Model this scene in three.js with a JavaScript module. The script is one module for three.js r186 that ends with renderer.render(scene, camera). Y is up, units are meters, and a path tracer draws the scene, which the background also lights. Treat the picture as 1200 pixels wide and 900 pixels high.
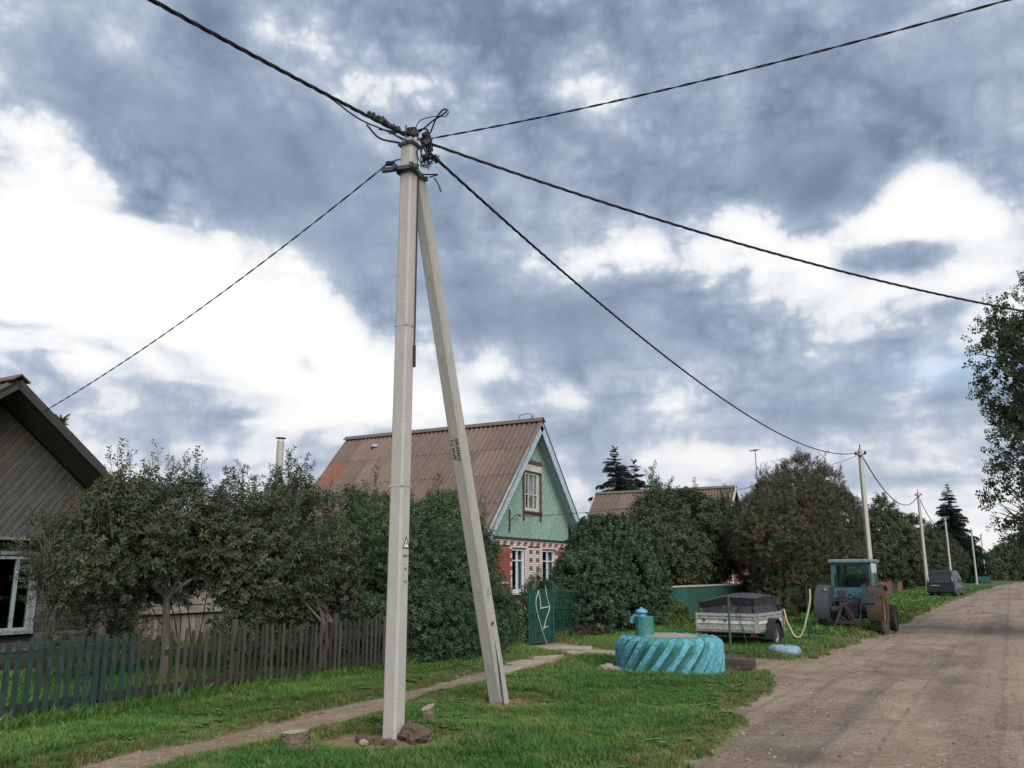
import * as THREE from 'three';
import { mergeGeometries } from 'three/addons/utils/BufferGeometryUtils.js';
import { RoundedBoxGeometry } from 'three/addons/geometries/RoundedBoxGeometry.js';

// ------------------------------------------------------------------ camera, sky, sun, exposure
const F = 1000, CAM_Y = 1.7, PITCH = 12.5 * Math.PI / 180, YAW = 29.7 * Math.PI / 180;   // the road runs along -z, the houses stand at -x
const scene = new THREE.Scene();
const camera = new THREE.PerspectiveCamera(2 * Math.atan(450 / F) * 180 / Math.PI, 4 / 3, 0.1, 4000);
camera.rotation.order = 'YXZ';
camera.position.set(0, CAM_Y, 0);
camera.rotation.set(PITCH, YAW, 0);
scene.add(camera);
const renderer = new THREE.WebGLRenderer({ antialias: true });
renderer.setSize(1024, 768);
renderer.toneMapping = THREE.LinearToneMapping;
renderer.toneMappingExposure = 2.0;
renderer.shadowMap.enabled = true;
const sun = new THREE.DirectionalLight(new THREE.Color(1.0, 0.95, 0.88), 1.5);
sun.position.set(26, 34, 12);            // veiled sun, high on the road side, behind the camera
sun.castShadow = true; sun.shadow.radius = 90;
sun.shadow.mapSize.set(2048, 2048);
Object.assign(sun.shadow.camera, { left: -60, right: 60, top: 60, bottom: -60, near: 1, far: 200 });
sun.target.position.set(-8, 0, -18);
scene.add(sun, sun.target);

// ------------------------------------------------------------------ random numbers and noise
function rng(seed) { let a = seed >>> 0; return () => { a = (a + 0x6D2B79F5) | 0; let t = Math.imul(a ^ (a >>> 15), 1 | a); t = (t + Math.imul(t ^ (t >>> 7), 61 | t)) ^ t; return ((t ^ (t >>> 14)) >>> 0) / 4294967296; }; }
const HT = new Float32Array(65536); { const r = rng(77); for (let i = 0; i < 65536; i++) HT[i] = r(); }
const PT = new Uint16Array(4096); { const r = rng(5); for (let i = 0; i < 4096; i++) PT[i] = i; for (let i = 4095; i > 0; i--) { const j = (r() * (i + 1)) | 0; const t = PT[i]; PT[i] = PT[j]; PT[j] = t; } }
const h2 = (x, y) => HT[(PT[x & 4095] * 13 + y * 7919 + ((y & 1023) * x & 255)) & 65535];
const h3 = (x, y, z) => HT[(PT[x & 4095] + PT[(y + 1711) & 4095] * 17 + PT[(z + 911) & 4095] * 257) & 65535];
const sm = t => t * t * (3 - 2 * t);
const lerp = (a, b, t) => a + (b - a) * t;
const clamp = (x, a = 0, b = 1) => Math.min(b, Math.max(a, x));
const sstep = (a, b, x) => sm(clamp((x - a) / (b - a)));
function n2(x, y) { const i = Math.floor(x), j = Math.floor(y), u = sm(x - i), v = sm(y - j); return lerp(lerp(h3(i, j, 3), h3(i + 1, j, 3), u), lerp(h3(i, j + 1, 3), h3(i + 1, j + 1, 3), u), v); }
function n3(x, y, z) { const i = Math.floor(x), j = Math.floor(y), k = Math.floor(z), u = sm(x - i), v = sm(y - j), w = sm(z - k);
  return lerp(lerp(lerp(h3(i, j, k), h3(i + 1, j, k), u), lerp(h3(i, j + 1, k), h3(i + 1, j + 1, k), u), v), lerp(lerp(h3(i, j, k + 1), h3(i + 1, j, k + 1), u), lerp(h3(i, j + 1, k + 1), h3(i + 1, j + 1, k + 1), u), v), w); }
function f2(x, y, o = 4) { let s = 0, a = 0.5, t = 0; for (let k = 0; k < o; k++) { s += a * n2(x, y); t += a; a *= 0.5; x = x * 2.03 + 17.1; y = y * 2.03 + 5.7; } return s / t; }
function f3(x, y, z, o = 4) { let s = 0, a = 0.5, t = 0; for (let k = 0; k < o; k++) { s += a * n3(x, y, z); t += a; a *= 0.5; x = x * 2.03 + 17.1; y = y * 2.03 + 5.7; z = z * 2.03 + 9.3; } return s / t; }
// periodic noise for tiling textures: p cells per tile
function pn(u, v, px, py, s = 0) { const x = u * px, y = v * py, i0 = x | 0, j0 = y | 0, a = sm(x - i0), b = sm(y - j0), i1 = i0 + 1 === px ? 0 : i0 + 1, j1 = j0 + 1 === py ? 0 : j0 + 1; return lerp(lerp(h3(i0, j0, s), h3(i1, j0, s), a), lerp(h3(i0, j1, s), h3(i1, j1, s), a), b); }
function pf(u, v, px, py, o, s = 0) { let r = 0, a = 0.5, t = 0; for (let k = 0; k < o; k++) { r += a * pn(u, v, px, py, s + k); t += a; a *= 0.55; px *= 2; py *= 2; } return r / t; }

// ------------------------------------------------------------------ photo pixels to directions and points on real surfaces
const cp = Math.cos(PITCH), sp = Math.sin(PITCH), cy = Math.cos(YAW), sy = Math.sin(YAW);
function ray(px, py) { const x = (px - 600) / F, y = -(py - 450) / F; const b = y * cp + sp, c = y * sp - cp; return [x * cy + c * sy, b, -x * sy + c * cy]; }
const V = (x, y, z) => new THREE.Vector3(x, y, z);
function ground(px, py, h = 0) { const r = ray(px, py), t = (h - CAM_Y) / r[1]; return V(r[0] * t, h, r[2] * t); }
function onX(px, py, X) { const r = ray(px, py), t = X / r[0]; return V(X, r[1] * t + CAM_Y, r[2] * t); }
function onZ(px, py, Z) { const r = ray(px, py), t = Z / r[2]; return V(r[0] * t, r[1] * t + CAM_Y, Z); }

// ------------------------------------------------------------------ sky: air and broken rain clouds, computed over all directions
function makeSky() {
  const W = 4096, H = 2048, data = new Float32Array(W * H * 4);
  // cloud masses by direction: [azimuth from -z towards +x, elevation, half widths in degrees, tone added]
  const D = 180 / Math.PI, blobs = [];
  const B = (px, py, rx, ry, w) => { const r = ray(px, py), l = Math.hypot(...r); blobs.push([Math.atan2(r[0], -r[2]) * D, Math.asin(r[1] / l) * D, rx * 0.054, ry * 0.054, w]); };
  // openings of bright thin cloud
  B(40, 300, 130, 75, .62); B(150, 350, 130, 80, .62); B(270, 360, 120, 60, .55); B(370, 385, 70, 50, .5); B(60, 380, 100, 50, .3); B(330, 450, 120, 40, .34); B(445, 440, 70, 60, .30); B(-150, 330, 140, 90, .5);
  B(582, 428, 56, 26, .34); B(665, 466, 40, 24, .24); B(530, 470, 60, 30, .2); B(830, 540, 60, 24, .25);
  B(868, 262, 40, 34, .42); B(930, 312, 105, 36, .34); B(1050, 243, 60, 40, .46); B(1100, 300, 90, 55, .27); B(1000, 355, 100, 34, .22); B(1140, 250, 36, 36, .16); B(1180, 360, 120, 60, .12); B(830, 300, 36, 26, .2); B(1300, 300, 140, 70, .16);
  B(620, 50, 90, 50, .10); B(440, 60, 80, 40, .06); B(480, 30, 60, 40, .04); B(700, 130, 90, 60, .05); B(30, 130, 60, 40, .07); B(90, 180, 60, 40, .1); B(190, 185, 50, 26, .12);
  // dark masses and puffs
  B(230, 110, 180, 70, -.16); B(430, 250, 110, 70, -.15); B(560, 330, 120, 60, -.13); B(330, 200, 120, 60, -.12); B(1110, 90, 140, 80, -.16); B(940, 236, 66, 38, -.42); B(1180, 190, 60, 60, -.12); B(1040, 302, 52, 20, -.55); B(880, 205, 60, 40, -.12);
  B(720, 385, 150, 46, -.22); B(560, 380, 60, 26, -.1); B(868, 312, 24, 30, -.26); B(368, 415, 36, 24, -.75); B(10, 430, 60, 40, -.22); B(210, 475, 80, 36, -.12); B(1050, 485, 130, 22, -.2); B(940, 500, 100, 30, -.12); B(720, 500, 70, 30, -.12); B(640, 505, 60, 20, -.1); B(1060, 565, 60, 10, -.12); B(770, 545, 90, 14, -.1);
  const stops = [[-.2, .150, .205, .295], [.1, .205, .275, .385], [.3, .295, .37, .495], [.46, .41, .485, .61], [.56, .53, .60, .70], [.64, .76, .80, .86], [.78, .94, .95, .96], [1.0, 1.06, 1.05, 1.01], [1.6, 1.25, 1.22, 1.16]].map(([b, ...c]) => [b, ...c.map(v => v / 2.0)]);
  const col = [0, 0, 0];
  const ramp = b => { let k = 0; while (k < stops.length - 2 && b > stops[k + 1][0]) k++; const s = stops[k], e = stops[k + 1], t = clamp((b - s[0]) / (e[0] - s[0])); for (let c = 0; c < 3; c++) col[c] = lerp(s[c + 1], e[c + 1], t); };
  for (let j = 0; j < H; j++) {
    const el = ((j + 0.5) / H - 0.5) * 180;
    if (el < -3) { for (let i = 0; i < W; i++) { const q = (j * W + i) * 4; data[q] = .10; data[q + 1] = .105; data[q + 2] = .08; data[q + 3] = 1; } continue; }
    const e = Math.max(el, 0.2) / D, ce = Math.cos(e), se = Math.sin(e);
    const rowBlobs = blobs.filter(b => Math.abs(el - b[1]) < 3 * b[3]);
    for (let i = 0; i < W; i++) {
      const ph = ((i + 0.5) / W - 0.5) * 2 * Math.PI;            // u = atan2(z, x) / 2 pi + 0.5
      const x = Math.cos(ph) * ce, z = Math.sin(ph) * ce, az = Math.atan2(x, -z) * D;
      if ((az < -95 || az > 40) && ((i | j) & 1) && j > 990) { const q = (j * W + i) * 4, o = ((j & ~1) * W + (i & ~1)) * 4; if (data[o + 3]) { data[q] = data[o]; data[q + 1] = data[o + 1]; data[q + 2] = data[o + 2]; data[q + 3] = 1; continue; } }   // coarser beyond the wide view
      const k = 1 / (se + 0.16), X = x * k, Z = z * k;
      const w1 = f2(X * 1.6 + 3.1, Z * 1.6 + 8.2, 3) - .5, w2 = f2(X * 1.6 + 31.1, Z * 1.6 + 2.2, 3) - .5;
      const big = f2(X * 1.1 + w1 * .9 + 40, Z * 1.1 + w2 * .9, 3);
      const fine = f2(X * 4.2 + w1 * 2.2 + 9, Z * 4.2 + w2 * 2.2 + 4, 6);
      // billows: fbm on the sphere itself, so that heaps near the horizon stay round
      const bil = f3(x * 13 + w1 * 1.5, se * 17, z * 13 + w2 * 1.5, 5);
      const bw = (() => { let s = 0, a = .5, q = 9, t = 0; for (let o = 0; o < 6; o++) { s += a * Math.abs(2 * n3(x * q + w1 * 1.2 + o * 7, se * q * 1.25, z * q + w2 * 1.2) - 1); t += a; a *= .64; q *= 2.05; } return s / t; })();   // cauliflower heaps
      let b = .445 + (big - .5) * .42;
      const low = sstep(21, 7, el); b = lerp(b, .675 + (big - .5) * .24, low);      // thin pale cloud low down
      for (const o of rowBlobs) { let da = az - o[0]; if (da > 180) da -= 360; if (da < -180) da += 360; da *= ce;
        const u = da / o[2] + (w1 + (bil - .5)) * 1.1, v = (el - o[1]) / o[3] + (w2 + (fine - .5)) * 1.1, q = u * u + v * v; if (q < 9) b += o[4] * Math.exp(-q * 1.05); }
      const edge = Math.exp(-Math.pow((b - .58) / .20, 2));      // heaped, crisp rims where a mass ends
      b += ((bil - .5) * (.26 + .45 * edge) + (fine - .5) * (.26 + .35 * edge) + (bw - .40) * (.26 + 1.15 * edge)) * (1 - .55 * low);
      ramp(b);
      // clear blue air where thin cloud parts low in the east
      const clear = Math.exp(-(Math.pow((az - BLUE[0]) / 4.5, 2) + Math.pow((el - BLUE[1]) / 1.3, 2))) * .55;
      const warm = sstep(14, 3, el) * .5;
      const q = (j * W + i) * 4;
      data[q] = lerp(col[0] * (1 + .05 * warm), .22, clear); data[q + 1] = lerp(col[1] * (1 - .01 * warm), .32, clear); data[q + 2] = lerp(col[2] * (1 - .02 * warm), .44, clear); data[q + 3] = 1;
    }
  }
  const t = new THREE.DataTexture(data, W, H, THREE.RGBAFormat, THREE.FloatType);
  t.mapping = THREE.EquirectangularReflectionMapping; t.magFilter = t.minFilter = THREE.LinearFilter; t.needsUpdate = true;
  return t;
}
const BLUE = (() => { const r = ray(1135, 428), l = Math.hypot(...r); return [Math.atan2(r[0], -r[2]) * 180 / Math.PI, Math.asin(r[1] / l) * 180 / Math.PI]; })();
const sky = makeSky();
scene.background = sky; scene.environment = sky;

// ------------------------------------------------------------------ textures (albedo, grain and relief only)
const enc = x => { x = clamp(x); return Math.round(255 * (x <= .0031308 ? 12.92 * x : 1.055 * Math.pow(x, 1 / 2.4) - .055)); };
function tex(size, fn, { srgb = true, repeat = [1, 1] } = {}) {
  const d = new Uint8Array(size * size * 4);
  for (let j = 0; j < size; j++) for (let i = 0; i < size; i++) { const c = fn(i / size, j / size), q = (j * size + i) * 4;
    if (srgb) { d[q] = enc(c[0]); d[q + 1] = enc(c[1]); d[q + 2] = enc(c[2]); } else { const g = Math.round(255 * clamp(c)); d[q] = d[q + 1] = d[q + 2] = g; } d[q + 3] = 255; }
  const t = new THREE.DataTexture(d, size, size); t.magFilter = THREE.LinearFilter; t.minFilter = THREE.LinearMipmapLinearFilter; t.generateMipmaps = true;
  t.wrapS = t.wrapT = THREE.RepeatWrapping; if (srgb) t.colorSpace = THREE.SRGBColorSpace; t.repeat.set(...repeat); t.needsUpdate = true; return t;
}
const mul = (c, k) => [c[0] * k, c[1] * k, c[2] * k];
const mix3 = (a, b, t) => [lerp(a[0], b[0], t), lerp(a[1], b[1], t), lerp(a[2], b[2], t)];
const T = {};
// concrete: 1 m tile, casting marks, pores, brown streaks
T.concrete = tex(512, (u, v) => { const n = pf(u, v, 6, 3, 6, 1), s = pf(u, v, 10, 1, 4, 31), p = pf(u, v, 150, 150, 2, 61), r = pf(u, v, 3, 2, 4, 81);
  let c = mix3([.40, .385, .35], [.52, .50, .46], n); c = mix3(c, [.34, .30, .24], sstep(.52, .75, s) * .5); c = mix3(c, [.30, .25, .17], sstep(.62, .78, r) * .35);
  if (p < .2) c = mul(c, .8); return c; });
T.concreteB = tex(512, (u, v) => .5 + (pf(u, v, 40, 40, 3, 5) - .5) * .7 - (pf(u, v, 150, 150, 2, 61) < .2 ? .3 : 0), { srgb: false });
// weathered wood: grain along v, 1 m tile
T.wood = tex(512, (u, v) => { const g = pf(u, v, 42, 2, 4, 3), k = pf(u, v, 8, 2, 3, 9), c = mix3([.13, .115, .095], [.30, .28, .25], g); return mul(mix3(c, [.20, .15, .10], sstep(.5, .8, k) * .5), .8 + .4 * pf(u, v, 5, 5, 3, 14)); });
T.woodB = tex(512, (u, v) => pf(u, v, 42, 2, 4, 3), { srgb: false });
T.greenWood = tex(512, (u, v) => { const g = pf(u, v, 30, 3, 4, 23), k = pf(u, v, 12, 4, 4, 29); const c = mix3([.008, .028, .022], [.020, .056, .042], g); return mix3(c, [.09, .09, .08], sstep(.64, .74, k) * .4); });
// old fibre cement roof, lichen and streaks down v
T.roof = tex(512, (u, v) => { const a = pf(u, v, 4, 3, 5, 41), s = pf(u, v, 40, 2, 4, 47), l = pf(u, v, 30, 30, 4, 53), c = mix3([.125, .090, .073], [.20, .150, .124], a); return mul(mix3(mix3(c, [.12, .085, .07], sstep(.5, .75, s) * .55), [.24, .215, .18], sstep(.6, .75, l) * .45), .85 + .3 * pf(u, v, 60, 60, 2, 59)); });
T.dirt = tex(1024, (u, v) => { const a = pf(u, v, 5, 5, 6, 101), b = pf(u, v, 30, 1, 5, 111), p = pf(u, v, 170, 170, 3, 121), q = pf(u, v, 60, 60, 3, 131);
  let c = mix3([.245, .178, .124], [.335, .255, .185], sstep(.25, .75, a)); c = mix3(c, [.17, .12, .09], sstep(.56, .72, b) * .5); c = mul(c, .72 + .56 * p);
  if (q > .70) c = mix3(c, [.40, .34, .28], .5); if (q < .27) c = mul(c, .7); return c; });
T.dirtB = tex(512, (u, v) => .45 * pf(u, v, 24, 24, 5, 121) + .35 * pf(u, v, 150, 150, 2, 122) + .2 * sstep(.6, .75, pf(u, v, 60, 60, 2, 131)), { srgb: false });
T.soil = tex(512, (u, v) => { const a = pf(u, v, 9, 9, 6, 141), g = pf(u, v, 60, 60, 4, 151), c = mix3([.045, .075, .020], [.085, .125, .035], a); return mul(mix3(c, [.10, .08, .05], sstep(.55, .75, g) * .7), .6 + .8 * pf(u, v, 200, 200, 2, 153)); });
T.bark = tex(512, (u, v) => { const g = pf(u, v, 18, 5, 5, 161), c = mix3([.05, .042, .035], [.16, .135, .11], g); return mix3(c, [.17, .18, .14], sstep(.6, .75, pf(u, v, 10, 10, 4, 167)) * .6); });
T.barkB = tex(512, (u, v) => pf(u, v, 18, 5, 5, 161), { srgb: false });
// paint with chips and rust; the tint comes from the material
T.paint = tex(512, (u, v) => { const a = pf(u, v, 8, 8, 5, 171), s = pf(u, v, 20, 2, 4, 175), c = mul([1, 1, 1], .78 + .3 * a); return mix3(mix3(c, [.42, .34, .26], sstep(.58, .66, pf(u, v, 22, 22, 4, 179)) * .6), [.52, .49, .43], sstep(.52, .75, s) * .45); });
T.cloth = tex(512, (u, v) => mul([1, 1, 1], .7 + .5 * pf(u, v, 12, 12, 5, 181)));
T.noiseB = tex(512, (u, v) => pf(u, v, 20, 20, 5, 191), { srgb: false });
T.brick = tex(512, (u, v) => mul(mix3([.30, .075, .055], [.40, .12, .09], pf(u, v, 14, 24, 4, 201)), .75 + .5 * pf(u, v, 50, 50, 3, 205)));
T.rust = tex(512, (u, v) => mix3([.10, .045, .025], [.26, .13, .075], pf(u, v, 12, 12, 6, 211)));

const rgb = (r, g, b) => new THREE.Color().setRGB(r, g, b);
const std = o => new THREE.MeshStandardMaterial({ roughness: .9, ...o });
const M = {
  concrete: std({ map: T.concrete, bumpMap: T.concreteB, bumpScale: .004, roughness: .92 }),
  farConcrete: std({ map: T.concrete, color: rgb(1.05, 1.06, 1.02) }),
  wood: std({ map: T.wood, bumpMap: T.woodB, bumpScale: .004 }),
  darkWood: std({ map: T.wood, bumpMap: T.woodB, bumpScale: .004, color: rgb(.30, .29, .29) }),
  fenceWood: std({ map: T.wood, bumpMap: T.woodB, bumpScale: .004, color: rgb(.19, .19, .165) }),
  fenceWoodPale: std({ map: T.wood, bumpMap: T.woodB, bumpScale: .004, color: rgb(.32, .32, .28) }),
  paleWood: std({ map: T.wood, bumpMap: T.woodB, bumpScale: .003, color: rgb(1.5, 1.45, 1.35) }),
  brownBoard: std({ map: T.wood, bumpMap: T.woodB, bumpScale: .004, color: rgb(.62, .52, .43) }),
  greyBoard: std({ map: T.wood, bumpMap: T.woodB, bumpScale: .004, color: rgb(.50, .52, .56) }),
  greenWood: std({ map: T.greenWood, bumpMap: T.woodB, bumpScale: .003, roughness: .7 }),
  roof: std({ map: T.roof, bumpMap: T.noiseB, bumpScale: .003, roughness: .95 }),
  roofPale: std({ map: T.roof, color: rgb(1.22, 1.2, 1.18), roughness: .95 }),
  roofRed: std({ map: T.roof, color: rgb(1.3, .85, .78), roughness: .95 }),
  bark: std({ map: T.bark, bumpMap: T.barkB, bumpScale: .012, roughness: .95 }),
  darkBark: std({ map: T.bark, bumpMap: T.barkB, bumpScale: .012, color: rgb(.6, .56, .52) }),
  birchBark: std({ map: T.bark, color: rgb(3.6, 3.6, 3.4) }),
  steel: std({ color: rgb(.10, .105, .11), roughness: .5, metalness: .6 }),
  black: std({ color: rgb(.012, .013, .015), roughness: .6 }),
  cable: std({ color: rgb(.010, .011, .014), roughness: .55 }),
  rubber: std({ color: rgb(.022, .022, .022), map: T.cloth, bumpMap: T.noiseB, bumpScale: .003, roughness: .85 }),
  mud: std({ color: rgb(.9, .9, .9), map: T.rust }),
  greenPaint: std({ color: rgb(.36, .53, .45), map: T.paint, roughness: .7 }),
  greenPaintB: std({ color: rgb(.33, .50, .42), map: T.paint, roughness: .7 }),
  bargePaint: std({ color: rgb(.52, .64, .76), map: T.paint, roughness: .6 }),
  whitePaint: std({ color: rgb(.74, .75, .76), map: T.paint, roughness: .6 }),
  whiteFrame: std({ color: rgb(.72, .73, .76), roughness: .5 }),
  creamPaint: std({ color: rgb(.66, .63, .57), map: T.paint, roughness: .7 }),
  brownTrim: std({ color: rgb(.12, .075, .045), map: T.paint, roughness: .8 }),
  brick: std({ map: T.brick, bumpMap: T.noiseB, bumpScale: .004 }),
  whiteBrick: std({ color: rgb(.68, .66, .64), map: T.cloth }),
  mortar: std({ color: rgb(.30, .25, .22), map: T.cloth }),
  gateGreen: std({ color: rgb(.018, .085, .062), map: T.paint, roughness: .6 }),
  meshGreen: std({ color: rgb(.014, .115, .088), map: T.paint, roughness: .6 }),
  tealPaint: std({ color: rgb(.065, .30, .255), map: T.paint, bumpMap: T.noiseB, bumpScale: .006, roughness: .75 }),
  tealDark: std({ color: rgb(.022, .145, .125), map: T.paint, bumpMap: T.noiseB, bumpScale: .006, roughness: .6 }),
  pumpGreen: std({ color: rgb(.045, .22, .185), map: T.paint, roughness: .6 }),
  lugBlue: std({ color: rgb(.13, .42, .50), map: T.paint, bumpMap: T.noiseB, bumpScale: .008, roughness: .75 }),
  capBlue: std({ color: rgb(.16, .42, .66), map: T.paint, roughness: .5 }),
  lid: std({ color: rgb(.40, .30, .27), map: T.cloth, bumpMap: T.noiseB, bumpScale: .004 }),
  trailerGrey: std({ color: rgb(.44, .46, .44), map: T.paint, roughness: .5, metalness: .25 }),
  tarp: std({ color: rgb(.030, .029, .034), map: T.cloth, roughness: .48, bumpMap: T.noiseB, bumpScale: .012 }),
  tractorBlue: std({ color: rgb(.060, .165, .205), map: T.paint, roughness: .5 }),
  tractorGrey: std({ color: rgb(.055, .065, .075), map: T.paint, roughness: .6 }),
  vanPaint: new THREE.MeshPhysicalMaterial({ color: rgb(.015, .018, .022), roughness: .5, metalness: .1, clearcoat: .25, clearcoatRoughness: .2 }),
  rust: std({ map: T.rust }),
  oldRust: std({ map: T.rust, color: rgb(.36, .52, .60) }),
  rustBrown: std({ map: T.rust, color: rgb(.9, 1.05, 1.2) }),
  chrome: std({ color: rgb(.6, .6, .62), roughness: .3, metalness: .9 }),
  redLens: std({ color: rgb(.35, .02, .02), roughness: .3 }),
  glass: new THREE.MeshPhysicalMaterial({ color: rgb(.75, .85, .85), transmission: 1, roughness: .02, thickness: 0, ior: 1.5 }),
  darkGlass: new THREE.MeshPhysicalMaterial({ color: rgb(.02, .025, .03), roughness: .06, clearcoat: 1 }),
  curtain: std({ color: rgb(.66, .68, .70), map: T.cloth }),
  hose: std({ color: rgb(.50, .44, .24), roughness: .6 }),
  bluePlastic: std({ color: rgb(.26, .40, .52), map: T.paint, roughness: .55 }),
  rock: std({ color: rgb(.34, .28, .21), map: T.cloth, bumpMap: T.noiseB, bumpScale: .02 }),
  cutWood: std({ color: rgb(.42, .36, .27), map: T.cloth, roughness: .9 }),
  slab: std({ map: T.concrete, color: rgb(.86, .80, .70) }),
  redBoard: std({ map: T.wood, color: rgb(.9, .40, .28) }),
};
// dirt and turf, uv in metres
const tiled = (t, m) => { const c = t.clone(); c.repeat.set(1 / m, 1 / m); c.needsUpdate = true; return c; };
M.dirt = std({ map: tiled(T.dirt, 5), bumpMap: tiled(T.dirtB, 2.5), bumpScale: .03, roughness: .97, vertexColors: true });
M.stump = std({ map: tiled(T.bark, .35), bumpMap: tiled(T.barkB, .35), bumpScale: .02, color: rgb(1.5, 1.45, 1.25) });
M.turf = std({ map: tiled(T.soil, 3), bumpMap: tiled(T.dirtB, 2.5), bumpScale: .03, roughness: 1, vertexColors: true });

// ------------------------------------------------------------------ mesh helpers
const used = {};
const numbered = n => { const k = used[n] = (used[n] ?? -1) + 1; return k ? `${n}_${String(k).padStart(3, '0')}` : n; };
function meta(o, label, category, group, kind) { Object.assign(o.userData, { label, category }); if (group) o.userData.group = group; if (kind) o.userData.kind = kind; return o; }
function thing(name, label, category, [x, y, z] = [0, 0, 0], turn = 0, group) { const o = new THREE.Group(); o.name = numbered(name); o.position.set(x, y, z); o.rotation.y = turn; scene.add(o); return meta(o, label, category, group); }
function flat(g) { return g.index ? g.toNonIndexed() : g; }
// uv in metres: the longer way of each face along v
function uvMetres(g, off = 0) {
  g = flat(g); g.computeBoundingBox(); const s = g.boundingBox.getSize(V(0, 0, 0)), S = [s.x, s.y, s.z], p = g.attributes.position, uv = new Float32Array(p.count * 2);
  const a = V(0, 0, 0), b = V(0, 0, 0), c = V(0, 0, 0);
  for (let i = 0; i < p.count; i += 3) { a.fromBufferAttribute(p, i); b.fromBufferAttribute(p, i + 1).sub(a); c.fromBufferAttribute(p, i + 2).sub(a); b.cross(c);
    const n = [Math.abs(b.x), Math.abs(b.y), Math.abs(b.z)], ax = n[0] > n[1] && n[0] > n[2] ? 0 : n[1] > n[2] ? 1 : 2; let q = [0, 1, 2].filter(k => k !== ax); if (S[q[0]] > S[q[1]]) q = [q[1], q[0]];
    for (let k = 0; k < 3; k++) { const P = [p.getX(i + k), p.getY(i + k), p.getZ(i + k)]; uv[(i + k) * 2] = P[q[0]] + off; uv[(i + k) * 2 + 1] = P[q[1]] + off * 1.7; } }
  g.setAttribute('uv', new THREE.BufferAttribute(uv, 2)); return g;
}
function clean(g) { g = flat(g); for (const k of Object.keys(g.attributes)) if (!['position', 'normal', 'uv'].includes(k)) g.deleteAttribute(k); if (!g.attributes.normal) g.computeVertexNormals(); return g; }
function join(list, off = 0) { const g = list.length === 1 ? clean(list[0]) : mergeGeometries(list.map(x => { const c = clean(x); if (!c.attributes.uv) c.setAttribute('uv', new THREE.BufferAttribute(new Float32Array(c.attributes.position.count * 2), 2)); return c; })); return uvMetres(g, off); }
let pieceNo = 0;
function part(name, geos, m, parent, pos, rot) { pieceNo++; const mesh = new THREE.Mesh(Array.isArray(geos) ? join(geos, (pieceNo * .37) % 7) : geos, m); mesh.name = name; mesh.castShadow = mesh.receiveShadow = true; if (pos) mesh.position.set(...pos); if (rot) mesh.rotation.set(...rot); parent.add(mesh); return mesh; }
function single(name, geos, m, label, category, group) { const mesh = part(numbered(name), geos, m, scene); return meta(mesh, label, category, group); }
function structure(name, g, m) { const mesh = new THREE.Mesh(g, m); mesh.name = numbered(name); mesh.castShadow = mesh.receiveShadow = true; mesh.userData.kind = 'structure'; scene.add(mesh); return mesh; }
const box = (w, h, d, x = 0, y = 0, z = 0, rx = 0, ry = 0, rz = 0) => new THREE.BoxGeometry(w, h, d).applyMatrix4(new THREE.Matrix4().compose(V(x, y, z), new THREE.Quaternion().setFromEuler(new THREE.Euler(rx, ry, rz)), V(1, 1, 1)));
const rbox = (w, h, d, r, x = 0, y = 0, z = 0, rx = 0, ry = 0, rz = 0) => new RoundedBoxGeometry(w, h, d, 2, r).applyMatrix4(new THREE.Matrix4().compose(V(x, y, z), new THREE.Quaternion().setFromEuler(new THREE.Euler(rx, ry, rz)), V(1, 1, 1)));
const P3 = p => Array.isArray(p) ? V(...p) : p;
function between(g, a, b) { a = P3(a); b = P3(b); const d = b.clone().sub(a), l = d.length(); g.scale(1, l, 1); g.applyQuaternion(new THREE.Quaternion().setFromUnitVectors(V(0, 1, 0), d.normalize())); return g.translate((a.x + b.x) / 2, (a.y + b.y) / 2, (a.z + b.z) / 2); }
const bar = (a, b, w, d) => between(new THREE.BoxGeometry(w, 1, d), a, b);
const rod = (a, b, r0, r1 = r0, n = 8) => between(new THREE.CylinderGeometry(r1, r0, 1, n), a, b);
const cyl = (r0, r1, h, n, x, y, z, rx = 0, ry = 0, rz = 0) => new THREE.CylinderGeometry(r1, r0, h, n).applyMatrix4(new THREE.Matrix4().compose(V(x, y, z), new THREE.Quaternion().setFromEuler(new THREE.Euler(rx, ry, rz)), V(1, 1, 1)));
const tube = (pts, r, seg = 24, sides = 6) => new THREE.TubeGeometry(new THREE.CatmullRomCurve3(pts.map(P3)), seg, r, sides);
function extrude(pts, depth, bevel = 0) { const s = new THREE.Shape(pts.map(p => new THREE.Vector2(...p))); return new THREE.ExtrudeGeometry(s, { depth, bevelEnabled: bevel > 0, bevelSize: bevel, bevelThickness: bevel, bevelSegments: 1, curveSegments: 6 }); }
// convex clip of a polygon (Sutherland-Hodgman)
function clipPoly(poly, clip) { let out = poly; for (let i = 0; i < clip.length && out.length; i++) { const a = clip[i], b = clip[(i + 1) % clip.length], inn = p => (b[0] - a[0]) * (p[1] - a[1]) - (b[1] - a[1]) * (p[0] - a[0]) >= -1e-9, r = [];
  for (let k = 0; k < out.length; k++) { const p = out[k], q = out[(k + 1) % out.length], P = inn(p), Q = inn(q); if (P) r.push(p); if (P !== Q) { const d1 = (b[0] - a[0]) * (p[1] - a[1]) - (b[1] - a[1]) * (p[0] - a[0]), d2 = (b[0] - a[0]) * (q[1] - a[1]) - (b[1] - a[1]) * (q[0] - a[0]), t = d1 / (d1 - d2); r.push([p[0] + (q[0] - p[0]) * t, p[1] + (q[1] - p[1]) * t]); } } out = r; } return out; }
const area = p => { let s = 0; for (let i = 0; i < p.length; i++) { const a = p[i], b = p[(i + 1) % p.length]; s += a[0] * b[1] - a[1] * b[0]; } return s / 2; };
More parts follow.
